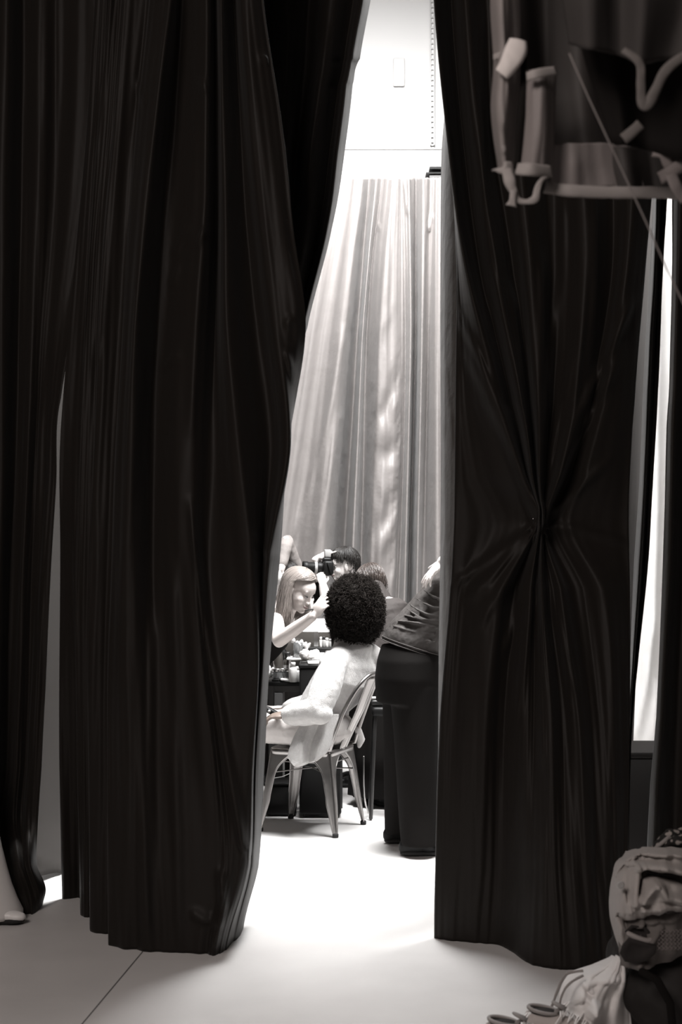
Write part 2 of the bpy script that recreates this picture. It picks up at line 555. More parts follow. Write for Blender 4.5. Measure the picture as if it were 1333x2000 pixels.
for (x, y), a_ in [((889, 596), .03), ((902, 673), .03), ((1120, 690), .02), ((1239, 577), .03), ((1204, 711), .025), ((1060, 500), .02), ((1090, 560), .02), ((1000, 560), .025), ((960, 520), .025),
                ((890, 1140), .02), ((905, 1180), .02), ((930, 1230), .02), ((985, 1280), .02), ((1010, 1400), .02), ((1060, 1500), .03), ((1120, 1350), .02), ((1225, 1060), .012), ((1190, 900), .015)]:
    mx, my = (x + kn[0]) / 2 + (kn[0] - x) * .08, (y + kn[1]) / 2 + (10 if y < 1026 else -10)
    crz.append(([(x, y), (mx, my), kn], a_ * 1.2, 9))
crz += [([(940, 0), (942, 400), (960, 640)], .02, 9), ([(1165, 380), (1160, 650), (1140, 850)], .02, 9), ([(1100, 380), (1095, 700), (1070, 950)], .02, 9)]
rc, rows = curtain('curtain', 'black curtain right of the gap, pinched into a small knot at mid height', lv, black_cloth, seed=11, per=18, pv=24, creases=crz, wrinkle=.008)
mb = MB()
p = P(1050, 1024, 5.47)
mb.ball(p, (.016, .02, .02))
for k in range(7):
    a_ = math.radians(200 + k * 24)
    mb.tube([p, p + V((.03 * math.cos(a_), -.02, .035 * math.sin(a_))), p + V((.05 * math.cos(a_), -.012, .08 * math.sin(a_)))], [.009, .007, .003], n=6)
mb.build('knot', black_cloth, rc, remesh=.004)
mb = MB()
q = P(1042, 1013, 5.43)
mb.ball(q, .0022)
mb.build('pin', mat('pin', .8, rough=.2, metal=1), rc)  # bright bead added to paint the tiny highlight beside the knot

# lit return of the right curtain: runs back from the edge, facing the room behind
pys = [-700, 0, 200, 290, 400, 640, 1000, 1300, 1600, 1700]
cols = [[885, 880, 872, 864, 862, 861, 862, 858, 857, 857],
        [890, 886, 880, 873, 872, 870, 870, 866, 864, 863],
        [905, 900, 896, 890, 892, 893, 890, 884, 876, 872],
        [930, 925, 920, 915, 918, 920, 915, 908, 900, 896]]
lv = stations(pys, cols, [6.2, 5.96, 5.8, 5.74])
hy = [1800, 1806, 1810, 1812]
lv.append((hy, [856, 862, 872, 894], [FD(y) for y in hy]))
curtain('curtain', 'narrow grey-lit curtain strip along the right edge of the bright gap', lv, mat('return_cloth_lit', (.06, .054, .05), rough=.6, spec=.12, sheen=.05, bump=[(9, .3, .02)]), seed=13, per=14, pv=14, wrinkle=.008,  # paler than the black curtain cloth: light on the return is in its colour
        creases=[([(866, 690), (885, 860)], .02, 4), ([(868, 920), (873, 1100)], .015, 4)])
# black strip between the two slits at the right
pys = [-700, 200, 430, 560, 650, 760, 950, 1100, 1300, 1440, 1600]
cols = [[1278, 1277, 1275, 1269, 1264, 1258, 1250, 1240, 1232, 1226, 1222],
        [1290, 1288, 1284, 1279, 1273, 1268, 1259, 1250, 1237, 1229, 1225],
        [1300, 1298, 1292, 1287, 1282, 1277, 1267, 1258, 1241, 1231, 1227],
        [1320, 1315, 1301, 1294, 1291, 1286, 1275, 1266, 1246, 1234, 1229]]
lv = stations(pys, cols, [5.9, 5.8, 5.9, 5.83])
lv.append((1800, [1218, 1221, 1225, 1229], [FD(1800)] * 4))
curtain('curtain', 'narrow black curtain strip between the two bright slits on the right', lv, black_cloth, seed=15, per=10, pv=10)
# right outer curtain
pys = [-700, 390, 550, 750, 830, 950, 1100, 1250, 1400, 1460, 1530, 1650]
cols = [[1316, 1314, 1313, 1308, 1303, 1300, 1296, 1290, 1283, 1278, 1272, 1266],
        [1335, 1332, 1328, 1322, 1318, 1315, 1310, 1302, 1296, 1292, 1288, 1284],
        [1365, 1360, 1355, 1350, 1345, 1340, 1335, 1330, 1325, 1322, 1320, 1318],
        [1420, 1415, 1410, 1405, 1400, 1400, 1395, 1390, 1385, 1385, 1380, 1380],
        [1500, 1500, 1490, 1490, 1485, 1480, 1480, 1475, 1470, 1470, 1470, 1470],
        [1600, 1600, 1600, 1595, 1595, 1590, 1590, 1585, 1580, 1580, 1580, 1580],
        [1720, 1720, 1720, 1720, 1720, 1720, 1720, 1720, 1720, 1720, 1720, 1720],
        [1860, 1860, 1860, 1860, 1860, 1860, 1860, 1860, 1860, 1860, 1860, 1860]]
lv = stations(pys, cols, [5.66, 5.62, 5.75, 5.6, 5.75, 5.6, 5.75, 5.6])
lv.append((1815, [1262, 1282, 1318, 1380, 1470, 1580, 1720, 1860], [FD(1815)] * 8))
curtain('curtain', 'black curtain at the far right edge beside the bright white slit', lv, black_cloth, seed=17, per=10, pv=10)
# white cloth behind the slit, grey cloth next to it, black trunk below
pys = [-350, 400, 1000, 1300]
cols = [[1180, 1180, 1178, 1176], [1215, 1213, 1210, 1205], [1250, 1250, 1245, 1238], [1285, 1283, 1282, 1275], [1310, 1310, 1305, 1300], [1350, 1350, 1345, 1340], [1420, 1420, 1420, 1420]]
lv = stations(pys, cols, [8.5, 8.44, 8.5, 8.42, 8.5, 8.44, 8.5])
lv.append((1520, [1176, 1205, 1238, 1275, 1300, 1340, 1420], [8.5] * 7))
curtain('backdrop_cloth', 'white cloth glowing through the right-hand slit between black curtains', lv, white_cloth, cat='backdrop', seed=19, per=8, pv=12,
        creases=[([(1238, 1450), (1262, 1330), (1275, 1200)], .04, 8), ([(1275, 1450), (1288, 1330)], .03, 8)])
pys = [-350, 400, 800, 1000]
cols = [[1195, 1195, 1190, 1188], [1225, 1222, 1220, 1218], [1250, 1248, 1240, 1232], [1288, 1287, 1279, 1256]]
lv = stations(pys, cols, [7.4, 7.34, 7.4, 7.36])
lv.append((1630, [1185, 1205, 1222, 1232], [7.4] * 4))
curtain('curtain', 'grey cloth strip in the thin slit beside the knotted curtain', lv, grey_cloth, seed=21, per=8, pv=10)
tr = thing('trunk', 'black round-cornered trunk standing below the white cloth in the slit', 'trunk', (1.62, 7.0, 0))
mb = MB()
top = P(0, 1461, 6.9).z
mb.box((1.68, 7.0, top / 2 - .02), (.66, .42, top - .03), bev=.006)
mb.build('body', black_fabric, tr)
mb = MB()
mb.box((1.68, 7.0, top - .02), (.66, .42, .03), bev=.005)
mb.build('lid', black_fabric, tr)
for sx_ in (-1, 1):
    mb = MB()
    mb.box((1.68 + sx_ * .15, 6.782, top - .05), (.05, .015, .05), bev=.004)
    mb.build('latch', dark_metal, tr)
# rear curtain, dark cloth given a grey that holds the strong light
pys = [347, 490, 650, 850, 1050, 1300]
cols = [[430, 410, 390, 360, 330, 300],
        [560, 530, 490, 450, 410, 390],
        [620, 590, 555, 520, 480, 450],
        [658, 634, 605, 572, 540, 515],
        [682, 662, 638, 612, 585, 560],
        [708, 690, 672, 652, 632, 610],
        [722, 711, 699, 687, 674, 660],
        [735, 721, 708, 699, 690, 682],
        [746, 729, 717, 712, 707, 700],
        [765, 752, 742, 736, 728, 722],
        [778, 773, 772, 774, 768, 757],
        [787, 790, 792, 789, 783, 775],
        [800, 802, 803, 799, 794, 788],
        [812, 812, 812, 808, 802, 797],
        [828, 826, 824, 820, 816, 812],
        [844, 840, 836, 832, 828, 824],
        [857, 856, 855, 855, 855, 856],
        [880, 882, 884, 886, 888, 890],
        [930, 940, 945, 950, 955, 960],
        [1010, 1020, 1030, 1040, 1050, 1050]]
o_ = [0, -.06, .04, -.05, .02, -.10, .36, -.03, .22, -.05, -.02, .08, -.05, .26, -.06, .12, -.05, .06, -.04, 0]
lv = []
for i, py in enumerate(pys):
    k = [.45, .7, .9, 1.1, 1.3, 1.3][i]
    lv.append((py, [c[i] for c in cols], [10 + a_ * k for a_ in o_]))
lv.append((1488, [c[5] for c in cols], [10 + a_ * 1.2 for a_ in o_]))
def swag(u, px, py):
    d = 0
    if 8.6 < u < 10.6 and py > 560:
        k = min(1, (py - 560) / 250) * math.sin((u - 8.6) / 2 * math.pi)
        ph = py * .055 + (u - 8.6) * 3.2 + 2.2 * noise.noise(V((u * .8, py * .012, 3)))
        d += .018 * k * math.sin(ph) + .012 * k * noise.noise(V((u * 3, py * .03, 9)))
    if 9.6 < u < 10.9 and py > 620:
        d += .008 * min(1, (py - 620) / 200) * (.6 + .8 * noise.noise(V((3, py * .02, 4)))) * math.exp(-((u - 10.2) / .35) ** 2) * (math.sin(py * .32 + u * 9 + 5 * noise.noise(V((u, py * .05, 1)))))
    return d
curtain('curtain', 'dark rear curtain painted grey as brightly lit, below the white wall, behind the people', lv, rear_cloth_lit, seed=23, per=12, pv=34, wrinkle=.014, extra=swag, fine=1.5,
        creases=[([(788, 349), (797, 420)], .03, 3), ([(844, 420), (838, 450)], .03, 4), ([(740, 435), (741, 450)], .02, 3),
                 ([(575, 1050), (620, 900), (650, 780), (672, 640)], .03, 6), ([(620, 1060), (650, 900), (668, 800)], .03, 6)])
# ---------------------------------------------------------------- metal chair
TS = 0.985
fw = V((-.92, .39, 0)).normalized()
lf = V((-fw.y, fw.x, 0))
foot_near = P(657, 1637, FD(1637))
foot_near.z = 0
cc = foot_near + fw * .225 - lf * .20
def ch(f, s, z):
    return cc + fw * f + lf * s + V((0, 0, z))
chair = thing('metal_chair', 'galvanised metal cafe chair under the person with the afro', 'chair', cc)
SH = .445
def leg_sheet(sf, ss):
    mb = MB()
    rows = []
    eds = [[], []]
    for i in range(30):
        t = i / 29
        h = .012 + (SH - .02) * t
        k = t ** 1.1
        cf = (.225 * (1 - k) + .172 * k) * sf
        cs = (.20 * (1 - k) + .165 * k) * ss
        wl = .016 + .026 * min(1, t / .35) + .03 * max(0, (t - .45)) + (.118 * ((t - .66) / .34) ** 2.3 if t > .66 else 0)
        row = []
        r = .012
        for q in range(7):
            u = 1 - q / 6
            ridge = .006 * math.sin(u * math.pi) if t < .72 else 0
            row.append(ch(cf - sf * (r + (wl - r) * u), cs + ss * ridge * .3, h))
        for a_ in (22, 45, 67):
            a_ = math.radians(a_)
            row.append(ch(cf - sf * r * (1 - math.sin(a_)), cs - ss * r * (1 - math.cos(a_)), h))
        for q in range(7):
            u = q / 6
            ridge = .006 * math.sin(u * math.pi) if t < .72 else 0
            row.append(ch(cf + sf * ridge * .3, cs - ss * (r + (wl - r) * u), h))
        eds[0].append(row[0])
        eds[1].append(row[-1])
        rows.append(row)
    mb.grid(rows)
    o = mb.build('leg', metal_m, chair, solid=.003)
    e = MB()
    for ed in eds:
        e.tube(ed, .0035, n=6)
    e.build('rolled_edge', metal_m, o)
    c_ = MB()
    c_.lathe(ch(sf * .218, ss * .193, 0), [(.013, 0), (.016, .002), (.0165, .018), (.013, .022)], n=14)
    c_.build('foot_cap', rubber, o)
for sf in (-1, 1):
    for ss in (-1, 1):
        leg_sheet(sf, ss)
def rrect(a, b, r, z, n=8):
    out = []
    for cx, cy, a0 in ((a - r, b - r, 0), (-(a - r), b - r, 90), (-(a - r), -(b - r), 180), (a - r, -(b - r), 270)):
        for k in range(n + 1):
            t = math.radians(a0 + 90 * k / n)
            out.append(ch(cx + r * math.cos(t), cy + r * math.sin(t), z))
    return out
mb = MB()
mb.loft([rrect(.176, .170, .045, SH - .035), rrect(.182, .176, .05, SH - .03), rrect(.184, .178, .05, SH - .008), rrect(.178, .172, .05, SH), rrect(.165, .16, .045, SH - .001), rrect(.13, .125, .04, SH - .006), rrect(.02, .02, .01, SH - .007)])
mb.build('seat', metal_m, chair)
mb = MB()
for pts in ([(.2, .18), (-.2, -.18)], [(.2, -.18), (-.2, .18)]):
    mb.tube([ch(pts[0][0] * .9, pts[0][1] * .9, .31), ch(0, 0, .325), ch(pts[1][0] * .9, pts[1][1] * .9, .31)], .004, n=6)
mb.tube([ch(.17, .158, .375), ch(-.17, .158, .375)], .0035, n=6)
mb.tube([ch(-.168, .155, .375), ch(-.168, -.155, .375)], .0035, n=6)
mb.build('brace', metal_m, chair)
def back_pt(s, z):
    t = (z - SH) / .4
    return ch(-.175 - .125 * t - .03 * t * t - .03 * (1 - (s / .17) ** 2) * min(1, t * 2), s, z)
hoop = []
for k in range(33):
    a_ = math.pi * k / 32
    s = .170 * math.cos(a_)
    z = SH + .005 + .395 * min(1, max(0, math.sin(a_)) ** .62)
    s = .17 * math.copysign(abs(math.cos(a_)) ** .75, math.cos(a_))
    hoop.append(back_pt(s, z))
mb = MB()
mb.tube([ch(-.05, .168, SH - .005), ch(-.12, .169, SH + .0)] + hoop + [ch(-.12, -.169, SH), ch(-.05, -.168, SH - .005)], .0105, n=12)
mb.build('back_hoop', metal_m, chair)
mb = MB()
rows = []
for i in range(24):
    t = i / 23
    z = SH - .01 + .395 * t
    wd = .047 + .020 * t
    row = []
    for q in range(17):
        u = -1 + q / 8
        p = back_pt(u * wd, z)
        groove = -.006 * math.exp(-((abs(u) - .62) / .16) ** 2) + .004 * math.exp(-(u / .3) ** 2)
        row.append(p - fw * (.010 + groove + (.008 if abs(u) > .93 else 0) * -1))
    rows.append(row)
mb.grid(rows)
mb.build('back_splat', metal_m, chair, solid=.0035)

# ---------------------------------------------------------------- figures
def frame(f, u):
    f = V(f).normalized()
    s = V(u).cross(f).normalized()
    return f, s, f.cross(s).normalized()
def head(mb, c, f, u, k=1.0, nose=True):
    """skull, face, nose, lips, ears and neck root; f forward, s to the person's left, u up"""
    f, s, u = frame(f, u)
    R = Matrix((f, s, u)).transposed()
    def w(a, b, z):
        return V(c) + (f * a + s * b + u * z) * k
    def e(a, b, z, ra, rb, rz):
        mb.ball(w(a, b, z), (ra * k, rb * k, rz * k), R, 18, 12)
    e(-.012, 0, .035, .098, .075, .085)
    e(.022, 0, -.025, .066, .064, .085)
    e(.045, 0, .03, .05, .06, .055)
    e(.036, 0, -.075, .046, .046, .036)
    e(.064, 0, -.098, .022, .022, .015)
    for q in (-1, 1):
        e(.05, q * .036, -.035, .03, .026, .03)
        e(.074, q * .03, .02, .012, .024, .007)
        e(-.006, q * .075, -.012, .02, .008, .031)
        e(-.006, q * .082, -.004, .017, .004, .024)
        if nose:
            e(.095, q * .011, -.042, .009, .0075, .007)
    if nose:
        mb.tube([w(.083, 0, .008), w(.094, 0, -.016), w(.106, 0, -.036)], [.007 * k, .008 * k, .010 * k], n=10)
    e(.083, 0, -.062, .012, .02, .0065)
    e(.081, 0, -.075, .012, .017, .007)
    return w, R
def face_parts(par, w, R, k, closed=False, lips=lip_m):
    """eyes, brows and lips: small meshes of their own"""
    for q in (-1, 1):
        if not closed:
            mb = MB()
            mb.ball(w(.074, q * .031, -.002), (.011 * k, .013 * k, .009 * k), R, 14, 10)
            o = mb.build('eye', eye_white, par)
            mb = MB()
            mb.ball(w(.0825, q * .0335, -.003), .0048 * k, R, 10, 8)
            mb.build('iris', ink, o)
        mb = MB()
        pts = [w(.076 + .0115 * math.sin(t * math.pi), q * (.017 + .03 * t), -.003 + (-.004 if closed else .007) * math.sin(t * math.pi) + .002 * t) for t in [i / 8 for i in range(9)]]
        mb.tube(pts, [(.001 + .0022 * math.sin(math.pi * i / 8)) * k for i in range(9)], n=6)
        mb.build('eyelash', ink, par)
        mb = MB()
        pts = [w(.0865 - .006 * t - .008 * t * t, q * (.014 + .038 * t), .021 + .006 * math.sin(t * 2.4)) for t in [i / 8 for i in range(9)]]
        mb.tube(pts, [(.0016 + .002 * math.sin(math.pi * min(1, .3 + i / 10))) * k for i in range(9)], n=6)
        mb.build('eyebrow', hair_brown, par)
    mb = MB()
    up = [w(.0945 - .011 * t * t, .021 * t, -.0635 - .001 * abs(t)) for t in [i / 5 - 1 for i in range(11)]]
    lo = [w(.0925 - .012 * t * t, .018 * t, -.0745 + .0055 * t * t) for t in [i / 5 - 1 for i in range(11)]]
    mb.tube(up, [k * (.0015 + .0036 * math.sin(math.pi * (i + .8) / 11.6)) for i in range(11)], n=8)
    mb.tube(lo, [k * (.0015 + .0045 * math.sin(math.pi * (i + .8) / 11.6)) for i in range(11)], n=8)
    mb.build('lips', lips, par)
def hand(mb, wrist, d, n, k=1.0, curl=(.25, .3, .35, .4), thumb=1, spread=.09, tcurl=.3):
    """palm and five separate fingers; d towards the fingertips, n out of the back of the hand, thumb = side"""
    d = V(d).normalized()
    n = (V(n) - d * V(n).dot(d)).normalized()
    s = d.cross(n).normalized() * thumb
    W = V(wrist)
    R = Matrix((d, s, n)).transposed()
    mb.tube([W - d * .02 * k, W + d * .02 * k], [.024 * k, .026 * k], n=12, flat=(n, .8))
    mb.ball(W + d * .05 * k, (.05 * k, .042 * k, .016 * k), R, 16, 10)
    mb.ball(W + d * .035 * k + s * .022 * k - n * .004 * k, (.034 * k, .018 * k, .016 * k), R, 12, 8)
    for i, (off, L) in enumerate(((.029, .074), (.0095, .084), (-.0105, .077), (-.030, .06))):
        b = W + d * (.088 - abs(off) * .18) * k + s * off * k
        dirv = (d + s * spread * (off / .03) * 1.2).normalized()
        c = curl[i]
        pts = [b - dirv * .03 * k, b]
        a = 0
        p = b.copy()
        for j, fr in enumerate((.45, .31, .24)):
            a += c * (1, 1.15, .8)[j]
            p = p + (dirv * math.cos(a) - n * math.sin(a)) * L * fr * k
            pts.append(p.copy())
        mb.tube(pts, [.0095 * k, .009 * k, .0085 * k, .0075 * k, .0062 * k], n=10)
    b = W + d * .028 * k + s * .032 * k
    t1 = (s * .75 + d * .65 - n * .15).normalized()
    t2 = (s * .75 * (1 - tcurl) + d * (.65 + tcurl * .6) - n * .35 * tcurl).normalized()
    mb.tube([W + d * .015 * k + s * .012 * k, b, b + t1 * .034 * k, b + t1 * .034 * k + t2 * .03 * k], [.013 * k, .012 * k, .0105 * k, .008 * k], n=10)
def limb(mb, pts, rad, inf=0):
    out, rr = [], []
    pts = [V(p) for p in pts]
    for i in range(len(pts) - 1):
        for t in (0, .25, .5, .75):
            out.append(pts[i].lerp(pts[i + 1], t))
            rr.append(rad[i][0] * (1 - t) + rad[i][1] * t + inf + rad[i][2] * math.sin(math.pi * t))
    out.append(pts[-1])
    rr.append(rad[-1][1] + inf)
    mb.tube(out, rr, n=14)
ARM = [(.05, .038, .003), (.040, .026, .003)]
LEG = [(.088, .056, .004), (.054, .036, .010)]
def torso(mb, J, inf=0, lo=0, hi=1, wid=1.0):
    """a loft of ellipses from the crotch to the neck along pelvis, waist, chest, neck"""
    pl, ws, ct, nk = [V(J[k]) for k in ('pelvis', 'waist', 'chest', 'neck')]
    hs = (V(J['hipL']) - V(J['hipR'])).normalized()
    ss = (V(J['shL']) - V(J['shR'])).normalized()
    keys = [(pl + (pl - ws).normalized() * .12, .07, .07, hs), (pl + (pl - ws).normalized() * .05, .15, .11, hs), (pl, .165, .115, hs), (pl.lerp(ws, .6), .148, .105, hs),
            (ws, .132, .098, hs.lerp(ss, .4)), (ws.lerp(ct, .5), .145, .108, hs.lerp(ss, .7)), (ct, .158, .112, ss), (ct.lerp(nk, .4), .165, .095, ss), (ct.lerp(nk, .72), .13, .075, ss), (nk, .06, .06, ss)]
    n = len(keys)
    rings = []
    for i in range(n):
        c, a, b, sd = keys[i]
        if i / (n - 1) < lo or i / (n - 1) > hi:
            continue
        t = (keys[min(i + 1, n - 1)][0] - keys[max(i - 1, 0)][0]).normalized()
        sd = (sd - t * sd.dot(t)).normalized()
        fd = sd.cross(t).normalized()
        a = a * wid + inf
        b = b * wid + inf
        rings.append([c + sd * a * math.cos(q * math.pi / 14) * (1 - .0) + fd * b * math.sin(q * math.pi / 14) for q in range(28)])
    mb.loft(rings)
    if hi >= 1:
        for k in ('shL', 'shR'):
            mb.tube([ct.lerp(nk, .35).lerp(V(J[k]), .3), V(J[k])], [.07 + inf, .052 + inf], n=14)
def figure(J, label, skin, voxel=.005, hands=(), face=True, k=1.0, legs=True, headk=1.0, lips=lip_m, closed=False, nose=True, wid=1.0):
    p0 = V(J['base'])
    t = thing('person', label, 'person', p0)
    mb = MB()
    torso(mb, J, 0, 0, 1, wid)
    w, R = head(mb, J['head'], J['hf'], J['hu'], headk, nose)
    mb.tube([V(J['neck']) - (w(-.02, 0, -.06) - V(J['neck'])) * .2, V(J['neck']).lerp(w(-.02, 0, -.06), .4), w(-.015, 0, -.05)], [.062 * headk, .052 * headk, .052 * headk], n=14)
    for sd in 'LR':
        limb(mb, [J['sh' + sd], J['el' + sd], J['wr' + sd]], ARM)
        if legs:
            limb(mb, [J['hip' + sd], J['kn' + sd], J['an' + sd]], LEG)
            a_ = V(J['an' + sd])
            fd = V(J['ft' + sd])
            mb.tube([V((a_.x, a_.y, a_.z - .03)) - fd * .03, V((a_.x, a_.y, .035)) + fd * .07, V((a_.x, a_.y, .03)) + fd * .13], [.033, .026, .016], n=12)
    for h in hands:
        hand(mb, **h)
    mb.build('body', skin, t, remesh=voxel)
    if face:
        face_parts(t, w, R, headk, closed, lips)
    return t, w, R
def strands(name, m, par, guides, r=.0022, n=4):
    mb = MB()
    for g in guides:
        q = len(g)
        mb.tube(g, [r * (1.1 - .75 * (i / (q - 1)) ** 2) for i in range(q)], n=n, ends=False)
    return mb.build(name, m, par)
def shoe(par, ank, fd, m=black_plastic, L=.26, name='shoe', sole=rubber):
    fd = V((fd[0], fd[1], 0)).normalized()
    sd = V((-fd.y, fd.x, 0))
    R = Matrix((fd, sd, V((0, 0, 1)))).transposed()
    a = V((ank[0], ank[1], 0))
    mb = MB()
    for f, wd, h in ((-.055, .03, .05), (-.02, .036, .055), (.04, .038, .045), (.09, .043, .033), (.14, .042, .027), (.175, .034, .022)):
        mb.ball(a + fd * f + V((0, 0, .022 + h * .45)), (.05, wd, h), R)
    o = mb.build(name, m, par, remesh=.006)
    mb = MB()
    mb.tube([a + fd * -.06 + V((0, 0, .016)), a + fd * .04 + V((0, 0, .016)), a + fd * .12 + V((0, 0, .016)), a + fd * .18 + V((0, 0, .018))], [.040, .040, .046, .038], n=14, flat=((0, 0, 1), .4))
    mb.build('sole', sole, o)

# ---- the person on the metal chair: afro, cream cardigan
lS, rS = P(651, 1304, 7.45), P(728, 1284, 7.70)
J = dict(base=cc, head=P(686, 1188, 7.60), hf=(-.86, .48, -.08), hu=(-.05, .0, 1), neck=P(687, 1258, 7.60),
         chest=P(675, 1322, 7.605), waist=(-.075, 7.635, .69), pelvis=(-.12, 7.65, .56), shL=lS, shR=rS,
         elL=P(621, 1388, 7.36), wrL=P(563, 1397, 7.45), elR=(.0, 7.80, .69), wrR=P(560, 1388, 7.72),
         hipL=(-.115, 7.545, .545), hipR=(-.045, 7.70, .545), knL=(-.53, 7.68, .555), knR=(-.47, 7.86, .555), anL=(-.62, 7.74, .09), anR=(-.56, 7.9, .09),
         ftL=(-.9, .35, 0), ftR=(-.9, .35, 0))
seated, w_, R_ = figure(J, 'person with a round black afro in a cream cardigan seated on the metal chair', skin_dark, .0045,
                        hands=(dict(wrist=P(563, 1397, 7.45), d=(-.95, .15, -.05), n=(.0, -.2, 1), curl=(.5, .5, .5, .5), thumb=1), dict(wrist=P(560, 1388, 7.72), d=(-.9, -.3, .0), n=(0, .1, 1), curl=(.4, .4, .4, .4), thumb=-1)))
mb = MB()
torso(mb, J, .026, 0, .95, 1.02)
mb.tube([V(J['neck']) - V((0, 0, .03)), V(J['neck']) + V((-.01, 0, .02))], [.115, .088], n=16)
for k_ in ('shL', 'shR'):
    mb.tube([V(J['neck']) + V((0, 0, -.01)), V(J[k_]) + V((0, 0, .0))], [.07, .068], n=14)
for sd in 'LR':
    limb(mb, [J['sh' + sd], J['el' + sd], V(J['el' + sd]).lerp(V(J['wr' + sd]), .93)], [(.058, .058, .012), (.060, .046, .006)], .010)
mb.ball(V(J['elL']) + V((.01, -.01, -.012)), (.07, .06, .06))
mb.ball(V((-.12, 7.65, .535)), (.16, .15, .08), Matrix.Rotation(math.radians(-23), 3, 'Z'))
# back folds caught on the splat
if 0: mb.tube([P(655, 1395, 7.50), P(668, 1425, 7.49), P(690, 1418, 7.52)], [.012, .02, .012], n=8)
if 0: mb.tube([P(645, 1370, 7.46), P(660, 1390, 7.47), P(690, 1380, 7.55)], [.012, .02, .01], n=8)
if 0: mb.tube([P(640, 1330, 7.43), P(664, 1330, 7.46), P(700, 1325, 7.55)], [.01, .015, .01], n=8)
cardi = mb.build('cardigan', knit, seated, remesh=.006, disp=[(.06, .008)], sm=8)
# hem of the cardigan hanging over the side of the seat
lv = [(1395, [598, 612, 628, 645, 662], [7.44, 7.42, 7.43, 7.43, 7.45]),
      (1425, [582, 600, 615, 637, 655], [7.42, 7.385, 7.42, 7.40, 7.43]),
      (1455, [569, 590, 607, 627, 646], [7.40, 7.35, 7.40, 7.36, 7.42]),
      ([1478, 1490, 1484, 1478, 1468], [563, 586, 604, 622, 638], [7.39, 7.34, 7.39, 7.35, 7.41]),
      ([1480, 1497, 1491, 1486, 1472], [566, 576, 602, 617, 634], [7.40, 7.345, 7.39, 7.35, 7.41])]
rows = curtain_grid(lv, per=8, pv=8, wrinkle=.004, seed=31)
mb = MB()
mb.grid(rows)
mb.build('cardigan_hem', knit, cardi, solid=.014, subsurf=1)
mb = MB()
mb.tube([P(700, 1425, 7.74), P(705, 1445, 7.78), P(702, 1458, 7.78)], [.02, .026, .012], n=10)
mb.build('cardigan_corner', knit, cardi, remesh=.006)
# trousers
mb = MB()
for sd in 'LR':
    limb(mb, [J['hip' + sd], J['kn' + sd], V(J['an' + sd]) + V((0, 0, .03))], [(.095, .085, .006), (.085, .075, .0)])
mb.ball(V((-.09, 7.62, .55)), (.16, .16, .1))
mb.build('trousers', trouser_light, seated, remesh=.008, disp=[(.09, .02)])
for sd in 'LR':
    shoe(seated, J['an' + sd], J['ft' + sd])
# afro
ac = P(694, 1192, 7.60)
mb = MB()
def afro_r(dv):
    return V((dv.x * .158, dv.y * .158, dv.z * (.195 if dv.z > 0 else .205))).length * (1 + .04 * noise.noise(dv * 2.3))
rows = []
for i in range(41):
    th = math.pi * i / 40 - math.pi / 2
    rows.append([ac + V((math.cos(th) * math.cos(a_), math.cos(th) * math.sin(a_), math.sin(th))) * (afro_r(V((math.cos(th) * math.cos(a_), math.cos(th) * math.sin(a_), math.sin(th)))) * .93 + .006 * noise.noise(V((a_ * 9, th * 9, 2)))) for a_ in [2 * math.pi * j / 64 for j in range(65)]])
mb.grid(rows)
rng = random.Random(3)
for i in range(5200):
    dv = V((rng.gauss(0, 1), rng.gauss(0, 1), rng.gauss(0, 1))).normalized()
    if dv.x < -.55 and dv.y > .1 and dv.z < .3:
        continue
    r_ = afro_r(dv)
    a0 = dv.cross(V((.3, .5, .7))).normalized()
    b0 = dv.cross(a0)
    ph = rng.random() * 6.28
    cr_ = rng.uniform(.004, .009)
    Lc = rng.uniform(.10, .17) + (.07 if rng.random() < .06 else 0)
    pts = []
    for j in range(8):
        t = j / 7
        pts.append(ac + dv * r_ * (.9 + Lc * t) + (a0 * math.cos(ph + t * 9) + b0 * math.sin(ph + t * 9)) * cr_)
    mb.tube(pts, [.0018, .0018, .0017, .0016, .0015, .0013, .001, .0006], n=3, ends=False)
mb.build('hair', hair_afro, seated)
mb = MB()
pp = P(531, 1390, 7.50)
mb.box(pp, (.075, .05, .03), Matrix.Rotation(.5, 3, 'Y'), bev=.01)
ph_ = thing('phone', 'small black object held in the hand of the seated person', 'phone', pp)
mb.build('body', black_plastic, ph_)
mb = MB()
mb.ball(pp + V((-.012, -.027, .006)), .008)
mb.build('button', plastic_grey, ph_)

# ---- make-up artist
hM = P(584, 1153, 7.93)
fM = V((.80, -.50, -.40))
J = dict(base=(-.55, 8.0, 0), head=hM, hf=fM, hu=(.36, -.12, .93), neck=P(553, 1207, 7.96), chest=(-.40, 7.98, 1.03), waist=(-.50, 8.02, .90), pelvis=(-.60, 8.04, .80),
         shR=P(537, 1214, 7.84), shL=(-.34, 8.13, 1.05), elR=P(545, 1251, 7.64), wrR=P(612, 1203, 7.52), elL=(-.52, 8.30, .88), wrL=(-.66, 8.22, .72),
         hipR=(-.62, 7.95, .78), hipL=(-.58, 8.12, .78), knR=(-.61, 7.95, .42), knL=(-.58, 8.10, .42), anR=(-.66, 7.97, .09), anL=(-.62, 8.12, .09), ftR=(.95, -.1, 0), ftL=(.95, .1, 0))
hdir = (P(634, 1172, 7.50) - P(612, 1203, 7.52)).normalized()
artist, w_, R_ = figure(J, 'person in a black sleeveless top bending to apply make-up with one bare arm', skin_light, .004,
                        hands=(dict(wrist=P(612, 1203, 7.52), d=hdir, n=(-.5, -.75, -.2), k=.86, curl=(.3, .5, .6, .7), thumb=-1, tcurl=.6),
                               dict(wrist=(-.66, 8.22, .72), d=(-.8, -.2, -.5), n=(.3, .8, 0), k=.86, thumb=-1)), headk=.98, closed=True)
mb = MB()
torso(mb, J, .008, 0, .80)
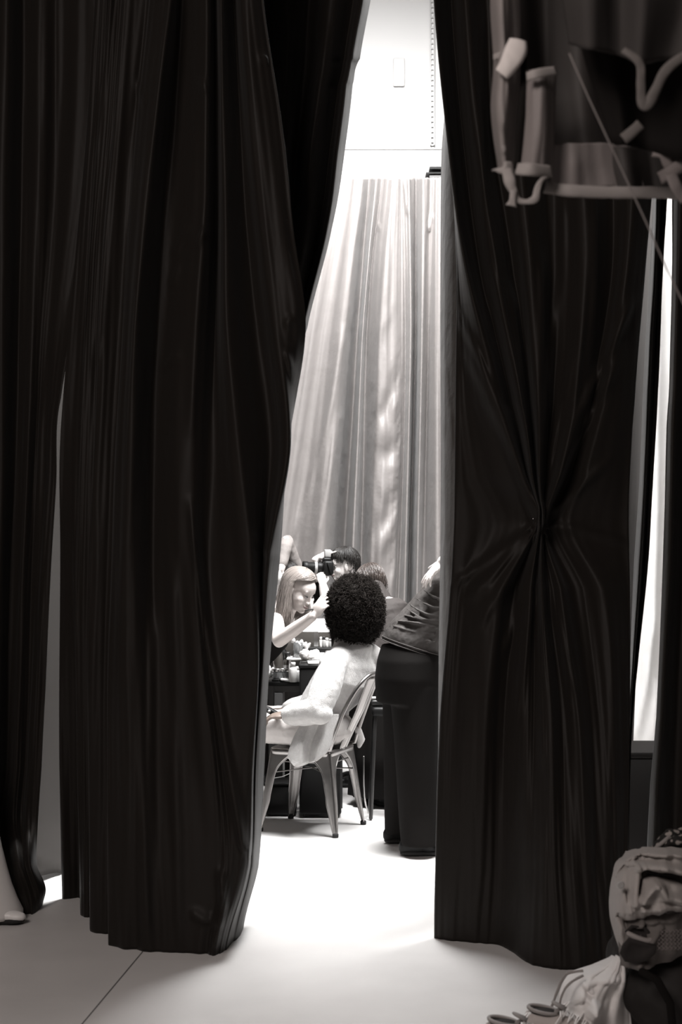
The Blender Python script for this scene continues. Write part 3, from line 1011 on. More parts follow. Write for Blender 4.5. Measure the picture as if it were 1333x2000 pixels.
mb.tube([V(J['chest']) + V((-.02, -.06, .02)), V(J['shR']).lerp(V(J['neck']), .5)], [.06, .035], n=12)
mb.tube([V(J['chest']) + V((.02, .05, .02)), V(J['shL']).lerp(V(J['neck']), .5)], [.06, .035], n=12)
mb.build('tank_top', black_fabric, artist, remesh=.007)
mb = MB()
for sd in 'LR':
    limb(mb, [J['hip' + sd], J['kn' + sd], V(J['an' + sd]) + V((0, 0, .0))], LEG, .015)
mb.ball(V(J['pelvis']), (.14, .17, .13))
mb.build('trousers', black_fabric, artist, remesh=.008)
for sd in 'LR':
    shoe(artist, J['an' + sd], J['ft' + sd])
# her straight light hair, parted, hanging beside the face
k_ = .98
guides = []
rng = random.Random(11)
cap = MB()
f_, s_, u_ = frame(fM, (.36, -.12, .93))
def sk(th, ph, r=1.0):
    """point on the scalp: th from the crown, ph around (0 = front)"""
    a, b, c_ = math.sin(th) * math.cos(ph), math.sin(th) * math.sin(ph), math.cos(th)
    return hM + (f_ * (-.012 + a * .108 * r) + s_ * (b * .085 * r) + u_ * (.035 + c_ * .094 * r)) * k_
rows = []
for i in range(14):
    rows.append([])
    for j in range(41):
        ph = 2 * math.pi * j / 40
        lim = .92 + 1.1 * (.5 - .5 * math.cos(ph)) ** 1.2
        rows[-1].append(sk(lim * i / 13, ph, .985))
cap.grid(rows)
down = V((0, 0, -1))
for i in range(2300):
    ph = rng.uniform(-math.pi, math.pi)
    fall_ph = math.copysign(max(abs(ph), 1.42 + .25 * rng.random()), ph)
    th1 = 1.45 + .25 * min(1, max(0, abs(fall_ph) - 1.4))
    r0 = rng.uniform(.99, 1.05)
    ths = .1 + .75 * rng.random() if abs(ph) < 1.3 else .1
    pts = []
    for j in range(8):
        t = j / 7
        th = ths + (th1 - ths) * t
        q = ph * .8 + (fall_ph - ph * .8) * t ** .8
        lim = .9 + 1.1 * (.5 - .5 * math.cos(q)) ** 1.2
        pts.append(sk(min(th, lim + .05), q, r0))
    L = rng.uniform(.14, .23) + (.05 if ph < 0 else 0)
    p = pts[-1]
    dv = (pts[-1] - pts[-2]).normalized()
    fall = V((-.05 + rng.gauss(0, .05), -.02 + rng.gauss(0, .05), -1)).normalized()
    for j in range(1, 8):
        dv = (dv * .45 + fall * .55).normalized()
        p = p + dv * L / 7
        pts.append(p + V((rng.gauss(0, .0012), rng.gauss(0, .0012), 0)))
    guides.append(pts)
ho = cap.build('hair', hair_light, artist)
strands('hair_strands', hair_light, ho, guides, .0028)
br_ = thing('makeup_brush', 'thin make-up brush in the bending artist\'s fingers', 'brush', P(632, 1178, 7.49))
mb = MB()
b0, b1 = P(598, 1192, 7.50), P(640, 1186, 7.53)
mb.tube([b0, b0.lerp(b1, .8)], [.0028, .0035], n=8)
mb.build('handle', black_plastic, br_)
mb = MB()
mb.tube([b0.lerp(b1, .8), b1], [.004, .002], n=8)
mb.build('bristles', hair_brown, br_)

# ---- photographer
hP = P(669, 1106, 9.0)
J = dict(base=(.10, 9.05, 0), head=hP, hf=(-.92, -.38, -.05), hu=(-.03, 0, 1), neck=P(682, 1148, 9.05), chest=(.09, 9.06, 1.11), waist=(.12, 9.08, .90), pelvis=(.13, 9.08, .76),
         shR=(.07, 9.24, 1.18), shL=(.11, 8.90, 1.16), elL=P(642, 1188, 8.82), wrL=P(631, 1143, 8.84), elR=(-.13, 9.30, 1.13), wrR=P(620, 1094, 9.0),
         hipL=(.13, 8.99, .74), hipR=(.13, 9.17, .74), knL=(.06, 8.98, .40), knR=(.06, 9.18, .40), anL=(.14, 8.99, .08), anR=(.14, 9.18, .08), ftL=(-1, 0, 0), ftR=(-1, 0, 0))
photog, w_, R_ = figure(J, 'dark-haired person aiming a camera behind the other people', skin_pale, .004,
                        hands=(dict(wrist=P(631, 1143, 8.84), d=(-.16, .3, .92), n=(.25, -.9, .2), k=.74, curl=(.5, .6, .7, .8), thumb=1, tcurl=.8, spread=.03),
                               dict(wrist=P(620, 1090, 9.0), d=(.85, -.12, .42), n=(-.3, -.35, .9), k=.9, curl=(.08, .45, .6, .6), thumb=1, tcurl=.4)), headk=.78)
mb = MB()
torso(mb, J, .02, 0, .92)
limb(mb, [J['shR'], J['elR'], V(J['elR']).lerp(V(J['wrR']), .6)], ARM, .012)
limb(mb, [J['shL'], V(J['shL']).lerp(V(J['elL']), .8)], [(.05, .042, 0)], .012)
mb.build('shirt', black_fabric, photog, remesh=.008)
mb = MB()
for sd in 'LR':
    limb(mb, [J['hip' + sd], J['kn' + sd], V(J['an' + sd])], LEG, .015)
mb.ball(V(J['pelvis']), (.14, .17, .13))
mb.build('trousers', black_fabric, photog, remesh=.01)
for sd in 'LR':
    shoe(photog, J['an' + sd], J['ft' + sd])
f_, s_, u_ = frame(J['hf'], J['hu'])
def hair_short(par, c, f, u, k, m, seed, L=(.03, .06), n=700, rx=(.108, .085, .096), back=1.9, fall=(0, 0, -1), front=1.0):
    f, s, u = frame(f, u)
    rng = random.Random(seed)
    def sk(th, ph, r):
        return V(c) + (f * (-.012 + math.sin(th) * math.cos(ph) * rx[0] * r) + s * (math.sin(th) * math.sin(ph) * rx[1] * r) + u * (.035 + math.cos(th) * rx[2] * r)) * k
    cap = MB()
    rows = []
    for i in range(14):
        rows.append([])
        for j in range(41):
            ph = 2 * math.pi * j / 40
            lim = front + (back - front) * (.5 - .5 * math.cos(ph)) ** 1.2
            rows[-1].append(sk(lim * i / 13, ph, .99 + .03 * noise.noise(V((i * .5, j * .3, seed)))))
    cap.grid(rows)
    o = cap.build('hair', m, par)
    G = []
    for i in range(n):
        ph = rng.uniform(-math.pi, math.pi)
        lim = front + (back - front) * (.5 - .5 * math.cos(ph)) ** 1.2
        t0 = rng.uniform(0, .8) * lim
        t1 = min(lim, t0 + .6)
        r0 = rng.uniform(.99, 1.05)
        pts = [sk(t0 + (t1 - t0) * j / 3, ph, r0 + .03 * math.sin(j)) for j in range(4)]
        dv = (pts[-1] - pts[-2]).normalized()
        p = pts[-1]
        l_ = rng.uniform(*L)
        for j in range(4):
            dv = (dv * .6 + V(fall) * .4 + V((rng.gauss(0, .15), rng.gauss(0, .15), rng.gauss(0, .1)))).normalized()
            p = p + dv * l_ / 4
            pts.append(p.copy())
        G.append(pts)
    strands('hair_strands', m, o, G, .0022)
    return o
hair_short(photog, hP + V((.008, 0, .004)), J['hf'], J['hu'], .9, hair_black, 5, L=(.03, .07), front=.85, back=2.0, n=900)
# camera
cm = thing('camera', 'black camera with long lens and flash held by the photographer', 'camera', P(640, 1106, 8.95))
cx = P(640, 1109, 8.93)
Rz = Matrix.Rotation(math.radians(8), 3, 'Z')
mb = MB()
mb.box(cx, (.062, .135, .088), Rz, bev=.012)
mb.box(cx + Rz @ V((.0, .055, -.005)), (.075, .03, .09), Rz, bev=.01)
mb.box(cx + Rz @ V((-.005, 0, .05)), (.055, .06, .03), Rz, bev=.01)
mb.build('body', black_plastic, cm)
Rl = Rz @ Matrix.Rotation(math.radians(-88), 3, 'Y')
mb = MB()
mb.lathe(cx + V((-.02, 0, 0)), [(.03, 0), (.036, .012), (.036, .05), (.032, .055), (.034, .06), (.034, .1), (.037, .105), (.038, .135), (.034, .137), (.03, .12)], n=24, R=Rl)
mb.build('lens', black_plastic, cm)
mb = MB()
mb.lathe(cx + V((-.02, 0, 0)) , [(.0365, .045), (.0375, .047), (.0375, .06), (.0365, .062)], n=24, R=Rl)
mb.build('lens_ring', plastic_grey, cm)
mb = MB()
mb.box(cx + Rz @ V((.0, 0, .09)), (.04, .05, .05), Rz, bev=.006)
mb.box(cx + Rz @ V((-.0, 0, .066)), (.03, .03, .014), Rz, bev=.003)
mb.build('flash', plastic_grey, cm)
mb = MB()
mb.box(cx + Rz @ V((.034, .01, .012)), (.008, .06, .045), Rz, bev=.002)
mb.build('screen', dark_glass, cm)
mb = MB()
mb.tube([cx + V((.0, -.07, .03)), cx + V((.03, -.08, -.05)), cx + V((.06, -.06, -.10)), cx + V((.09, -.03, -.09))], .006, n=6, flat=((1, 0, 0), .3))
mb.build('strap', black_fabric, cm)

# ---- person with brown hair turned away, between the afro and the bending person
hK = P(727, 1138, 8.5)
J = dict(base=(.26, 8.45, 0), head=hK + V((-.01, .02, -.01)), hf=(-.55, .70, -.50), hu=(-.2, .45, .86), neck=P(735, 1168, 8.44), chest=P(742, 1210, 8.40), waist=(.27, 8.36, 1.0), pelvis=(.28, 8.35, .86),
         shL=P(708, 1186, 8.46), shR=P(766, 1190, 8.40), elR=P(788, 1214, 8.44), wrR=(.26, 8.62, .98), elL=(.06, 8.62, .98), wrL=(-.05, 8.78, 1.0),
         hipL=(.22, 8.36, .84), hipR=(.36, 8.36, .84), knL=(.22, 8.40, .45), knR=(.35, 8.38, .45), anL=(.23, 8.36, .08), anR=(.33, 8.36, .08), ftL=(-.4, .9, 0), ftR=(-.3, .9, 0))
dk, w_, R_ = figure(J, 'person in dark clothes with brown hair, turned away behind the afro', skin_light, .006, face=False, headk=.9, hands=(dict(wrist=(.26, 8.62, .98), d=(-.6, .5, 0), n=(0, 0, 1)), dict(wrist=(-.05, 8.78, 1.0), d=(-.6, .5, 0), n=(0, 0, 1), thumb=-1)))
mb = MB()
torso(mb, J, .022, 0, .97)
mb.tube([V(J['neck']) - V((0, 0, .05)), V(J['neck']) + V((-.015, .02, .045))], [.12, .075], n=14)
for sd in 'LR':
    limb(mb, [J['sh' + sd], J['el' + sd], V(J['el' + sd]).lerp(V(J['wr' + sd]), .9)], [(.055, .05, .003), (.05, .04, .0)], .006)
for k in range(4):
    a_ = V(J['elR']) + V((-.012 * k - .005, -.045, -.01 + .012 * k))
    mb.tube([a_ + V((-.05, .01, -.035)), a_, a_ + V((.03, .03, .02))], [.006, .011, .006], n=6)
mb.build('sweater', knit_dark, dk, remesh=.006, disp=[(.07, .008)])
mb = MB()
rings = []
for z, rx_, ry_ in ((.98, .14, .11), (.86, .17, .14), (.6, .19, .16), (.3, .22, .18), (.06, .235, .19)):
    rings.append([V((.28 + rx_ * math.cos(q * math.pi / 24) * (1 + .05 * math.sin(q * 1.6) * (1 - z)), 8.37 + ry_ * math.sin(q * math.pi / 24) * (1 + .05 * math.sin(q * 1.6) * (1 - z)), z)) for q in range(48)])
mb.loft(rings)
mb.build('skirt', black_fabric, dk)
for sd in 'LR':
    shoe(dk, J['an' + sd], J['ft' + sd])
hair_short(dk, J['head'], J['hf'], J['hu'], .92, hair_brown, 9, L=(.05, .10), front=1.1, back=2.3, n=900)

# ---- bending person at the right
J = dict(base=(.35, 7.1, 0), head=(.86, 7.15, 1.56), hf=(.8, .25, -.5), hu=(.5, .15, .8), neck=(.74, 7.14, 1.45), chest=(.575, 7.12, 1.28), waist=(.435, 7.11, 1.11), pelvis=(.355, 7.11, .94),
         shR=(.67, 6.95, 1.38), shL=(.67, 7.32, 1.36), elR=(.74, 6.78, 1.62), wrR=P(864, 1097, 6.97), elL=(.88, 7.4, 1.15), wrL=(1.02, 7.2, 1.05),
         hipR=(.36, 7.03, .90), hipL=(.34, 7.21, .90), knR=(.385, 6.98, .48), knL=(.32, 7.24, .48), anR=(.385, 6.97, .09), anL=(.315, 7.27, .09), ftR=(.9, .1, 0), ftL=(.9, .2, 0))
bend, w_, R_ = figure(J, 'person in a dark tee and black trousers bending over at the right of the gap', skin_pale, .004,
                      hands=(dict(wrist=P(864, 1097, 6.97), d=(-.68, .06, -.73), n=(-.72, -.35, .62), k=.95, curl=(.12, .18, .2, .3), thumb=1, spread=.12, tcurl=.1), dict(wrist=(1.02, 7.2, .98), d=(.8, -.1, -.3), n=(0, 0, 1))), face=False, wid=.85)
mb = MB()
spine = [((.350, 1.008), (.32, 1), .153, .18), ((.362, 1.045), (.4, 1), .150, .178), ((.39, 1.085), (.5, .87), .145, .172), ((.44, 1.135), (.6, .8), .139, .168), ((.51, 1.22), (.62, .78), .138, .168), ((.58, 1.30), (.66, .75), .14, .17), ((.64, 1.36), (.68, .73), .13, .175), ((.70, 1.42), (.7, .7), .08, .10)]
rings = []
for (x, z), (ax_, az_), r1, r2 in spine:
    l_ = math.hypot(ax_, az_)
    pu = V((az_ / l_, 0, -ax_ / l_))
    rings.append([V((x, 7.115, z)) + pu * r1 * math.cos(q * math.pi / 20) + V((0, r2 * math.sin(q * math.pi / 20), 0)) for q in range(40)])
mb.loft(rings)
mb.tube([V(J['shR']), V(J['shR']).lerp(V(J['elR']), .55)], [.07, .062], n=14)
mb.tube([V(J['shL']), V(J['shL']).lerp(V(J['elL']), .55)], [.07, .062], n=14)
for x0, y0, x1, y1, sg in ((768, 1222, 850, 1240, 6), (775, 1212, 855, 1226, -4), (788, 1200, 858, 1212, 8), (796, 1190, 862, 1216, 12), (800, 1180, 866, 1205, 14), (812, 1168, 870, 1190, 10), (765, 1236, 850, 1254, 6), (825, 1150, 870, 1172, 9)):
    pts = []
    for t in (0, .25, .5, .75, 1):
        px, py = x0 + (x1 - x0) * t, y0 + (y1 - y0) * t + sg * math.sin(t * 3.14) * .5
        pts.append(P(px, py, 6.95 + .07 * (1 - min(1, t * 2)) ** 2))
    mb.tube(pts, [.002, .006, .007, .006, .004], n=8)
tee = mb.build('tee', tee_m, bend, remesh=.004, disp=[(.06, .012)], sm=9)
mb = MB()
for dz_ in (0, .014):
    pu = V((1, 0, -.32)).normalized()
    mb.tube([V((.350 + .006 * dz_ / .014, 7.115, 1.006 + dz_)) + pu * .156 * math.cos(q * math.pi / 24) + V((0, .183 * math.sin(q * math.pi / 24), 0)) for q in range(49)], .003, n=6)
mb.build('hem', tee_m, tee)
mb = MB()
hem_c = V(J['pelvis']).lerp(V(J['waist']), .35)
ax = (V(J['waist']) - V(J['pelvis'])).normalized()
# trousers: wide, black, to the shoes
mb = MB()
prof = [(1.025, .345, 7.11, .142, .168), (.95, .34, 7.10, .16, .19), (.86, .335, 7.10, .167, .205), (.74, .335, 7.11, .16, .21)]
mb.loft([[V((cx_ + a_ * math.cos(q * math.pi / 18), cy_ + b_ * math.sin(q * math.pi / 18), z)) for q in range(36)] for z, cx_, cy_, a_, b_ in prof])
for ank, kn in ((J['anR'], J['knR']), (J['anL'], J['knL'])):
    rings = []
    for z, t, r1, r2 in ((.82, 0, .125, .14), (.6, .35, .112, .13), (.4, .6, .105, .12), (.2, .8, .098, .1), (.055, 1, .092, .105)):
        c_ = V((.345, 7.11, 0)).lerp(V((ank[0] + .0, ank[1], 0)), .45 + .55 * t)
        rings.append([V((c_.x + r1 * math.cos(q * math.pi / 14), c_.y + r2 * math.sin(q * math.pi / 14), z)) for q in range(28)])
    mb.loft(rings)
mb.build('trousers', black_fabric, bend, remesh=.008)
for sd in 'LR':
    shoe(bend, J['an' + sd], J['ft' + sd])
hair_short(bend, J['head'], J['hf'], J['hu'], 1.0, hair_brown, 19, n=300)

# ---- person with a raised elbow, half hidden at the left
J = dict(base=(-.36, 9.0, 0), head=P(562, 1132, 9.0), hf=(.7, -.6, -.2), hu=(.1, -.1, 1), neck=(-.37, 9.04, 1.17), chest=(-.39, 9.06, 1.06), waist=(-.40, 9.08, .86), pelvis=(-.40, 9.08, .74),
         shL=P(582, 1122, 9.10), shR=(-.54, 9.0, 1.10), elL=P(559, 1058, 9.0), wrL=P(549, 1112, 8.90), elR=(-.58, 8.95, .9), wrR=(-.5, 8.8, .8),
         hipL=(-.32, 9.1, .72), hipR=(-.48, 9.06, .72), knL=(-.32, 9.04, .40), knR=(-.48, 9.0, .40), anL=(-.32, 9.1, .08), anR=(-.48, 9.08, .08), ftL=(.5, -.8, 0), ftR=(.5, -.8, 0))
rai, w_, R_ = figure(J, 'person with one elbow raised in a pale sleeve, half hidden behind the make-up artist', skin_light, .006, headk=.8,
                     hands=(dict(wrist=P(549, 1112, 8.90), d=(0, .1, -1), n=(-.6, -.7, 0), k=.8), dict(wrist=(-.5, 8.8, .8), d=(.3, -.8, -.3), n=(0, 0, 1), k=.8)))
mb = MB()
torso(mb, J, .012, .1, .96)
limb(mb, [J['shL'], J['elL'], V(J['elL']).lerp(V(J['wrL']), .8)], [(.048, .042, 0), (.046, .032, 0)], .004)
limb(mb, [J['shR'], J['elR'], V(J['elR']).lerp(V(J['wrR']), .8)], [(.05, .044, 0), (.044, .036, 0)], .006)
mb.build('shirt', mat('pale_shirt', (.22, .2, .19), rough=.75, bump=[(12, .5, .02)]), rai, remesh=.006, disp=[(.05, .005)])
mb = MB()
for pts in ([(547, 1112), (554, 1132), (538, 1150), (534, 1136)],):
    q0 = [P(x, y, 8.72 + .02 * i) for i, (x, y) in enumerate(pts)]
    mb.add(q0, [(0, 1, 2, 3)])
mb.build('collar', shirt_m, rai, solid=.008)
mb = MB()
for sd in 'LR':
    limb(mb, [J['hip' + sd], J['kn' + sd], V(J['an' + sd])], LEG, .015)
mb.ball(V(J['pelvis']), (.17, .14, .13))
mb.build('trousers', black_fabric, rai, remesh=.01)
for sd in 'LR':
    shoe(rai, J['an' + sd], J['ft' + sd])
hair_short(rai, J['head'], J['hf'], J['hu'], .85, hair_black, 21, n=400)

# ---- person at the left edge: only the white flared trouser hem is in view
J = dict(base=(-1.56, 5.72, 0), head=(-1.66, 5.72, 1.60), hf=(.6, -.7, 0), hu=(0, 0, 1), neck=(-1.68, 5.74, 1.42), chest=(-1.68, 5.74, 1.27), waist=(-1.68, 5.74, 1.08), pelvis=(-1.68, 5.74, .93),
         shL=(-1.54, 5.82, 1.36), shR=(-1.82, 5.62, 1.36), elL=(-1.53, 5.80, 1.08), wrL=(-1.54, 5.66, .86), elR=(-1.88, 5.58, 1.08), wrR=(-1.86, 5.46, .86),
         hipL=(-1.60, 5.78, .90), hipR=(-1.75, 5.69, .90), knL=(-1.51, 5.74, .50), knR=(-1.74, 5.66, .50), anL=(-1.475, 5.74, .09), anR=(-1.72, 5.68, .09), ftL=(.85, -.25, 0), ftR=(.6, -.75, 0))
edge, w_, R_ = figure(J, 'person in white flared trousers, only one hem showing at the left edge', skin_light, .007,
                      hands=(dict(wrist=(-1.54, 5.66, .86), d=(0, -.2, -1), n=(.8, -.2, 0)), dict(wrist=(-1.86, 5.46, .86), d=(0, -.2, -1), n=(-.8, 0, 0), thumb=-1)))
mb = MB()
for ank, hp in ((J['anL'], J['hipL']), (J['anR'], J['hipR'])):
    rings = []
    for z, r in ((.88, .10), (.6, .085), (.45, .085), (.3, .105), (.22, .125), (.15, .145), (.09, .168), (.045, .190), (.028, .190)):
        c_ = V((hp[0], hp[1], 0)).lerp(V((ank[0], ank[1], 0)), min(1, (.9 - z) / .5))
        rings.append([V((c_.x + r * math.cos(q * math.pi / 20), c_.y + r * .6 * math.sin(q * math.pi / 20), z + (.012 * math.sin(q * math.pi / 20) if z < .1 else 0))) for q in range(40)])
    mb.loft(rings)
mb.ball(V(J['pelvis']) + V((0, 0, -.02)), (.17, .13, .14))
mb.build('trousers', white_cloth, edge)
mb = MB()
torso(mb, J, .012, .1, .96)
for sd in 'LR':
    limb(mb, [J['sh' + sd], J['el' + sd], V(J['el' + sd]).lerp(V(J['wr' + sd]), .9)], ARM, .012)
mb.build('top', black_fabric, edge, remesh=.01)
for sd in 'LR':
    shoe(edge, J['an' + sd], J['ft' + sd], plastic_white)
hair_short(edge, J['head'], J['hf'], J['hu'], 1.0, hair_brown, 27, n=300)
# ---------------------------------------------------------------- make-up table and what stands on it
TZ = .735
tb = thing('makeup_table', 'narrow black make-up table crowded with bottles and papers, left of the seated person', 'table', (-.2, 8.5, 0))
mb = MB()
mb.box((-.205, 8.5, TZ - .0125), (.45, .56, .025), bev=.004)
mb.build('tabletop', black_plastic, tb)
for x in (-.405, -.005):
    for y in (8.25, 8.75):
        mb = MB()
        mb.box((x, y, (TZ - .025) / 2), (.028, .028, TZ - .025))
        mb.build('leg', dark_metal, tb, smooth=False)
mb = MB()
mb.box((-.205, 8.26, TZ - .045), (.37, .016, .035))
mb.box((-.205, 8.74, TZ - .045), (.37, .016, .035))
mb.build('apron', dark_metal, tb, smooth=False)
pc = P(533, 1390, 8.3)
mb = MB()
mb.box((-.362, 8.37, .335), (.05, .28, .67), bev=.004)
tag(mb.build('file_box', mat('box_grey', .1, rough=.4)), 'dark grey upright panel under the left end of the make-up table', 'box')
# black case at the front
KCY = 8.05
kc = thing('makeup_case', 'tall black make-up case with a white sheet on its top, beside the table', 'case', (-.11, 7.99, 0))
kt = P(0, 1296, 7.98).z
KX = (P(585, 0, 7.85).x + .02 + .075) / 2
mb = MB()
mb.box((-.115, 8.05, kt / 2), (.235, .24, kt - .04), bev=.012)
mb.build('body', black_plastic, kc)
mb = MB()
mb.box((-.115, 8.05, kt - .012), (.245, .25, .024), bev=.008)
mb.build('lid', black_plastic, kc)
for sx_ in (-1, 1):
    for sy_ in (-1, 1):
        mb = MB()
        mb.tube([V((-.115 + sx_ * .09 - .006, 8.05 + sy_ * .09, .02)), V((-.115 + sx_ * .09 + .006, 8.05 + sy_ * .09, .02))], .02, n=12, ends=False)
        mb.build('wheel', rubber, kc)
def on_case(px, y, dz=0):
    return V(((px - 666.5) * y / F, y, kt + dz))
# palette sheet and tissues on the case
mb = MB()
mb.box((-.085, 8.03, kt + .006), (.21, .2, .011), Matrix.Rotation(.06, 3, 'Z'), bev=.004)
pal = mb.build('makeup_palette', paper, None)
tag(pal, 'white palette sheet with a row of dark pans on the black case', 'palette')
for k in range(9):
    mb = MB()
    mb.lathe((-.155 + k * .019, 7.96 + .002 * k, kt + .0115), [(.007, 0), (.007, .002), (.005, .0025)], n=10)
    mb.build('pan', ink if k % 3 else plastic_grey, pal)
def tissue(c, r, seed, label):
    mb = MB()
    rg = random.Random(seed)
    for k in range(7):
        mb.ball(V(c) + V((rg.uniform(-1, 1) * r[0] * .6, rg.uniform(-1, 1) * r[1] * .6, r[2] * rg.uniform(.3, .8))), (r[0] * rg.uniform(.3, .6), r[1] * .5, r[2] * rg.uniform(.3, .6)))
    tag(mb.build('tissue', paper, remesh=.003, disp=[(.03, .014), (.012, .008)]), label, 'tissue', 'crumpled tissues')
tissue(on_case(605, 8.09, .012), (.055, .05, .05), 3, 'larger crumpled white tissue behind the palette on the black case')
tissue(on_case(630, 8.08, .012), (.035, .04, .035), 4, 'smaller crumpled white tissue on the black case, nearer the cardigan')
# white tray behind carrying the brush cup
trz = P(0, 1285, 8.22).z
ty = thing('tray', 'white tray carrying the brush cup and small bottles', 'tray', P(590, 1286, 8.28))
mb = MB()
mb.box((-.215, 8.28, trz - .006), (.2, .16, .012), bev=.005)
mb.build('plate', plastic_white, ty)
mb = MB()
for x in (-.295, -.135):
    mb.box((x, 8.28, (TZ + trz - .012) / 2), (.014, .14, trz - .012 - TZ), bev=.003)
mb.build('support', plastic_white, ty)
cup = thing('brush_cup', 'clear cup holding white-tipped make-up brushes on the tray', 'cup', P(585, 1283, 8.25))
cb = V((P(584, 0, 8.25).x, 8.25, trz))
mb = MB()
mb.lathe(cb, [(.026, 0), (.03, .002), (.033, .09), (.031, .09), (.028, .006), (.002, .005)], n=24)
mb.build('wall', glass_m, cup)
rg = random.Random(8)
spots = [(572, 1248, 'pale round-headed make-up brush standing leftmost in the clear cup'), (581, 1257, 'broad white make-up brush standing at the front of the clear cup'), (589, 1254, 'white make-up brush standing at the middle of the clear cup'), (597, 1258, 'white make-up brush leaning right out of the clear cup'), (600, 1264, 'small white make-up brush low at the right rim of the clear cup'), (604, 1259, 'greyish make-up brush leaning furthest right out of the clear cup')]
for i, (px, py, lab) in enumerate(spots):
    tip = P(px, py, 8.24 + .012 * (i % 3))
    root = cb + V((rg.uniform(-.012, .012), rg.uniform(-.012, .012), .008))
    b = thing('makeup_brush', lab, 'brush', root, 'make-up brushes in the cup')
    mb = MB()
    mb.tube([root, root.lerp(tip, .75)], [.003, .004], n=8)
    mb.build('handle', black_plastic if i % 2 else plastic_grey, b)
    mb = MB()
    mb.tube([root.lerp(tip, .72), root.lerp(tip, .8)], [.005, .006], n=8, ends=False)
    mb.build('ferrule', plastic_grey, b)
    mb = MB()
    r_ = (.014, .019, .016, .014, .011, .013)[i]
    dv = (tip - root).normalized()
    mb.tube([root.lerp(tip, .8), tip - dv * .018, tip - dv * .004, tip + dv * .008], [.006, r_ * .9, r_, r_ * .5], n=12)
    mb.build('bristles', plastic_grey if i == 5 else paper, b)
def bottle(px, y, z0, h, r, m, capm, label, neck=.45, caph=.2, group='bottles on the make-up table', name='bottle', lab=None):
    c = V(((px - 666.5) * y / F, y, z0))
    t = thing(name, label, 'bottle', c, group)
    mb = MB()
    hb = h * (1 - caph)
    mb.lathe(c, [(r * .9, 0), (r, .004), (r, hb * .78), (r * .9, hb * .87), (r * neck, hb * .95), (r * neck, hb)], n=20)
    mb.build('body', m, t)
    mb = MB()
    mb.lathe(c + V((0, 0, hb)), [(r * (neck + .12), 0), (r * (neck + .12), h * caph * .9), (r * neck, h * caph)], n=16)
    mb.build('cap', capm, t)
    if lab:
        mb = MB()
        n = 12
        rows = [[c + V((math.cos(a) * (r + .0008), math.sin(a) * (r + .0008), hb * zz)) for a in [-math.pi * (.15 + .7 * q / n) for q in range(n + 1)]] for zz in (.18, .68)]
        mb.grid(rows)
        mb.build('label', lab, t)
    return t
bottle(544, 8.30, TZ, .20, .028, dark_glass, plastic_grey, 'tall dark bottle with a pale cap standing left on the table', neck=.8, caph=.12)
bottle(562, 8.32, TZ, .165, .026, dark_glass, dark_metal, 'dark glass bottle next to the tall pale-capped one', neck=.6, lab=plastic_grey)
bottle(554, 8.50, TZ, .225, .022, black_plastic, black_plastic, 'tall black bottle standing behind the dark glass ones')
bottle(573, 8.2, TZ, .115, .022, plastic_white, plastic_white, 'squat white bottle in front of the tray', neck=.5)
bottle(581, 8.22, TZ, .09, .02, plastic_grey, plastic_white, 'short grey bottle next to the squat white one in front of the tray')
bottle(577, 8.30, trz, .062, .016, dark_glass, plastic_white, 'little dark bottle with white cap on the tray')
bottle(593, 8.22, trz, .052, .014, plastic_white, dark_metal, 'little white bottle with dark cap on the tray')
bottle(600, 8.26, trz, .06, .014, dark_glass, plastic_grey, 'little dark bottle at the right end of the tray')
def jar(px, y, label):
    c = V(((px - 666.5) * y / F, y, TZ))
    t = thing('jar', label, 'jar', c, 'glass jars on the make-up table')
    mb = MB()
    mb.lathe(c, [(.026, 0), (.03, .003), (.031, .045), (.026, .054), (.026, .056), (.024, .056), (.024, .05), (.028, .044), (.027, .007), (.002, .006)], n=24)
    mb.build('wall', glass_m, t)
    mb = MB()
    mb.lathe(c + V((0, 0, .057)), [(.028, 0), (.029, .002), (.029, .014), (.027, .017)], n=24)
    mb.build('lid', mat('jar_lid', .6, rough=.25, metal=.9), t)
for px, y, lab in ((541, 8.255, 'left glass jar with shiny lid at the front of the table'), (552, 8.275, 'glass jar with shiny lid between the two others'), (563.5, 8.26, 'right glass jar with shiny lid beside the squat white bottle')):
    jar(px, y, lab)
mb = MB()
mb.box((P(560, 0, 8.22).x, 8.232, TZ + .009), (.075, .03, .016), Matrix.Rotation(.12, 3, 'Y') @ Matrix.Rotation(.1, 3, 'Z'), bev=.006)
mb.build_ = None
tag(mb.build('folded_cloth', paper, remesh=.004, disp=[(.02, .006)]), 'folded white cloth at the front edge of the table', 'cloth')
mb = MB()
mb.box((P(538, 0, 8.23).x, 8.235, TZ + .008), (.04, .025, .014), bev=.004)
tag(mb.build('compact', black_plastic), 'flat black compact left of the folded white cloth', 'compact')
tissue((P(528, 0, 8.3).x, 8.30, TZ + .004), (.03, .04, .07), 7, 'tall grey-white crumpled tissue at the left end of the table beside the curtain')
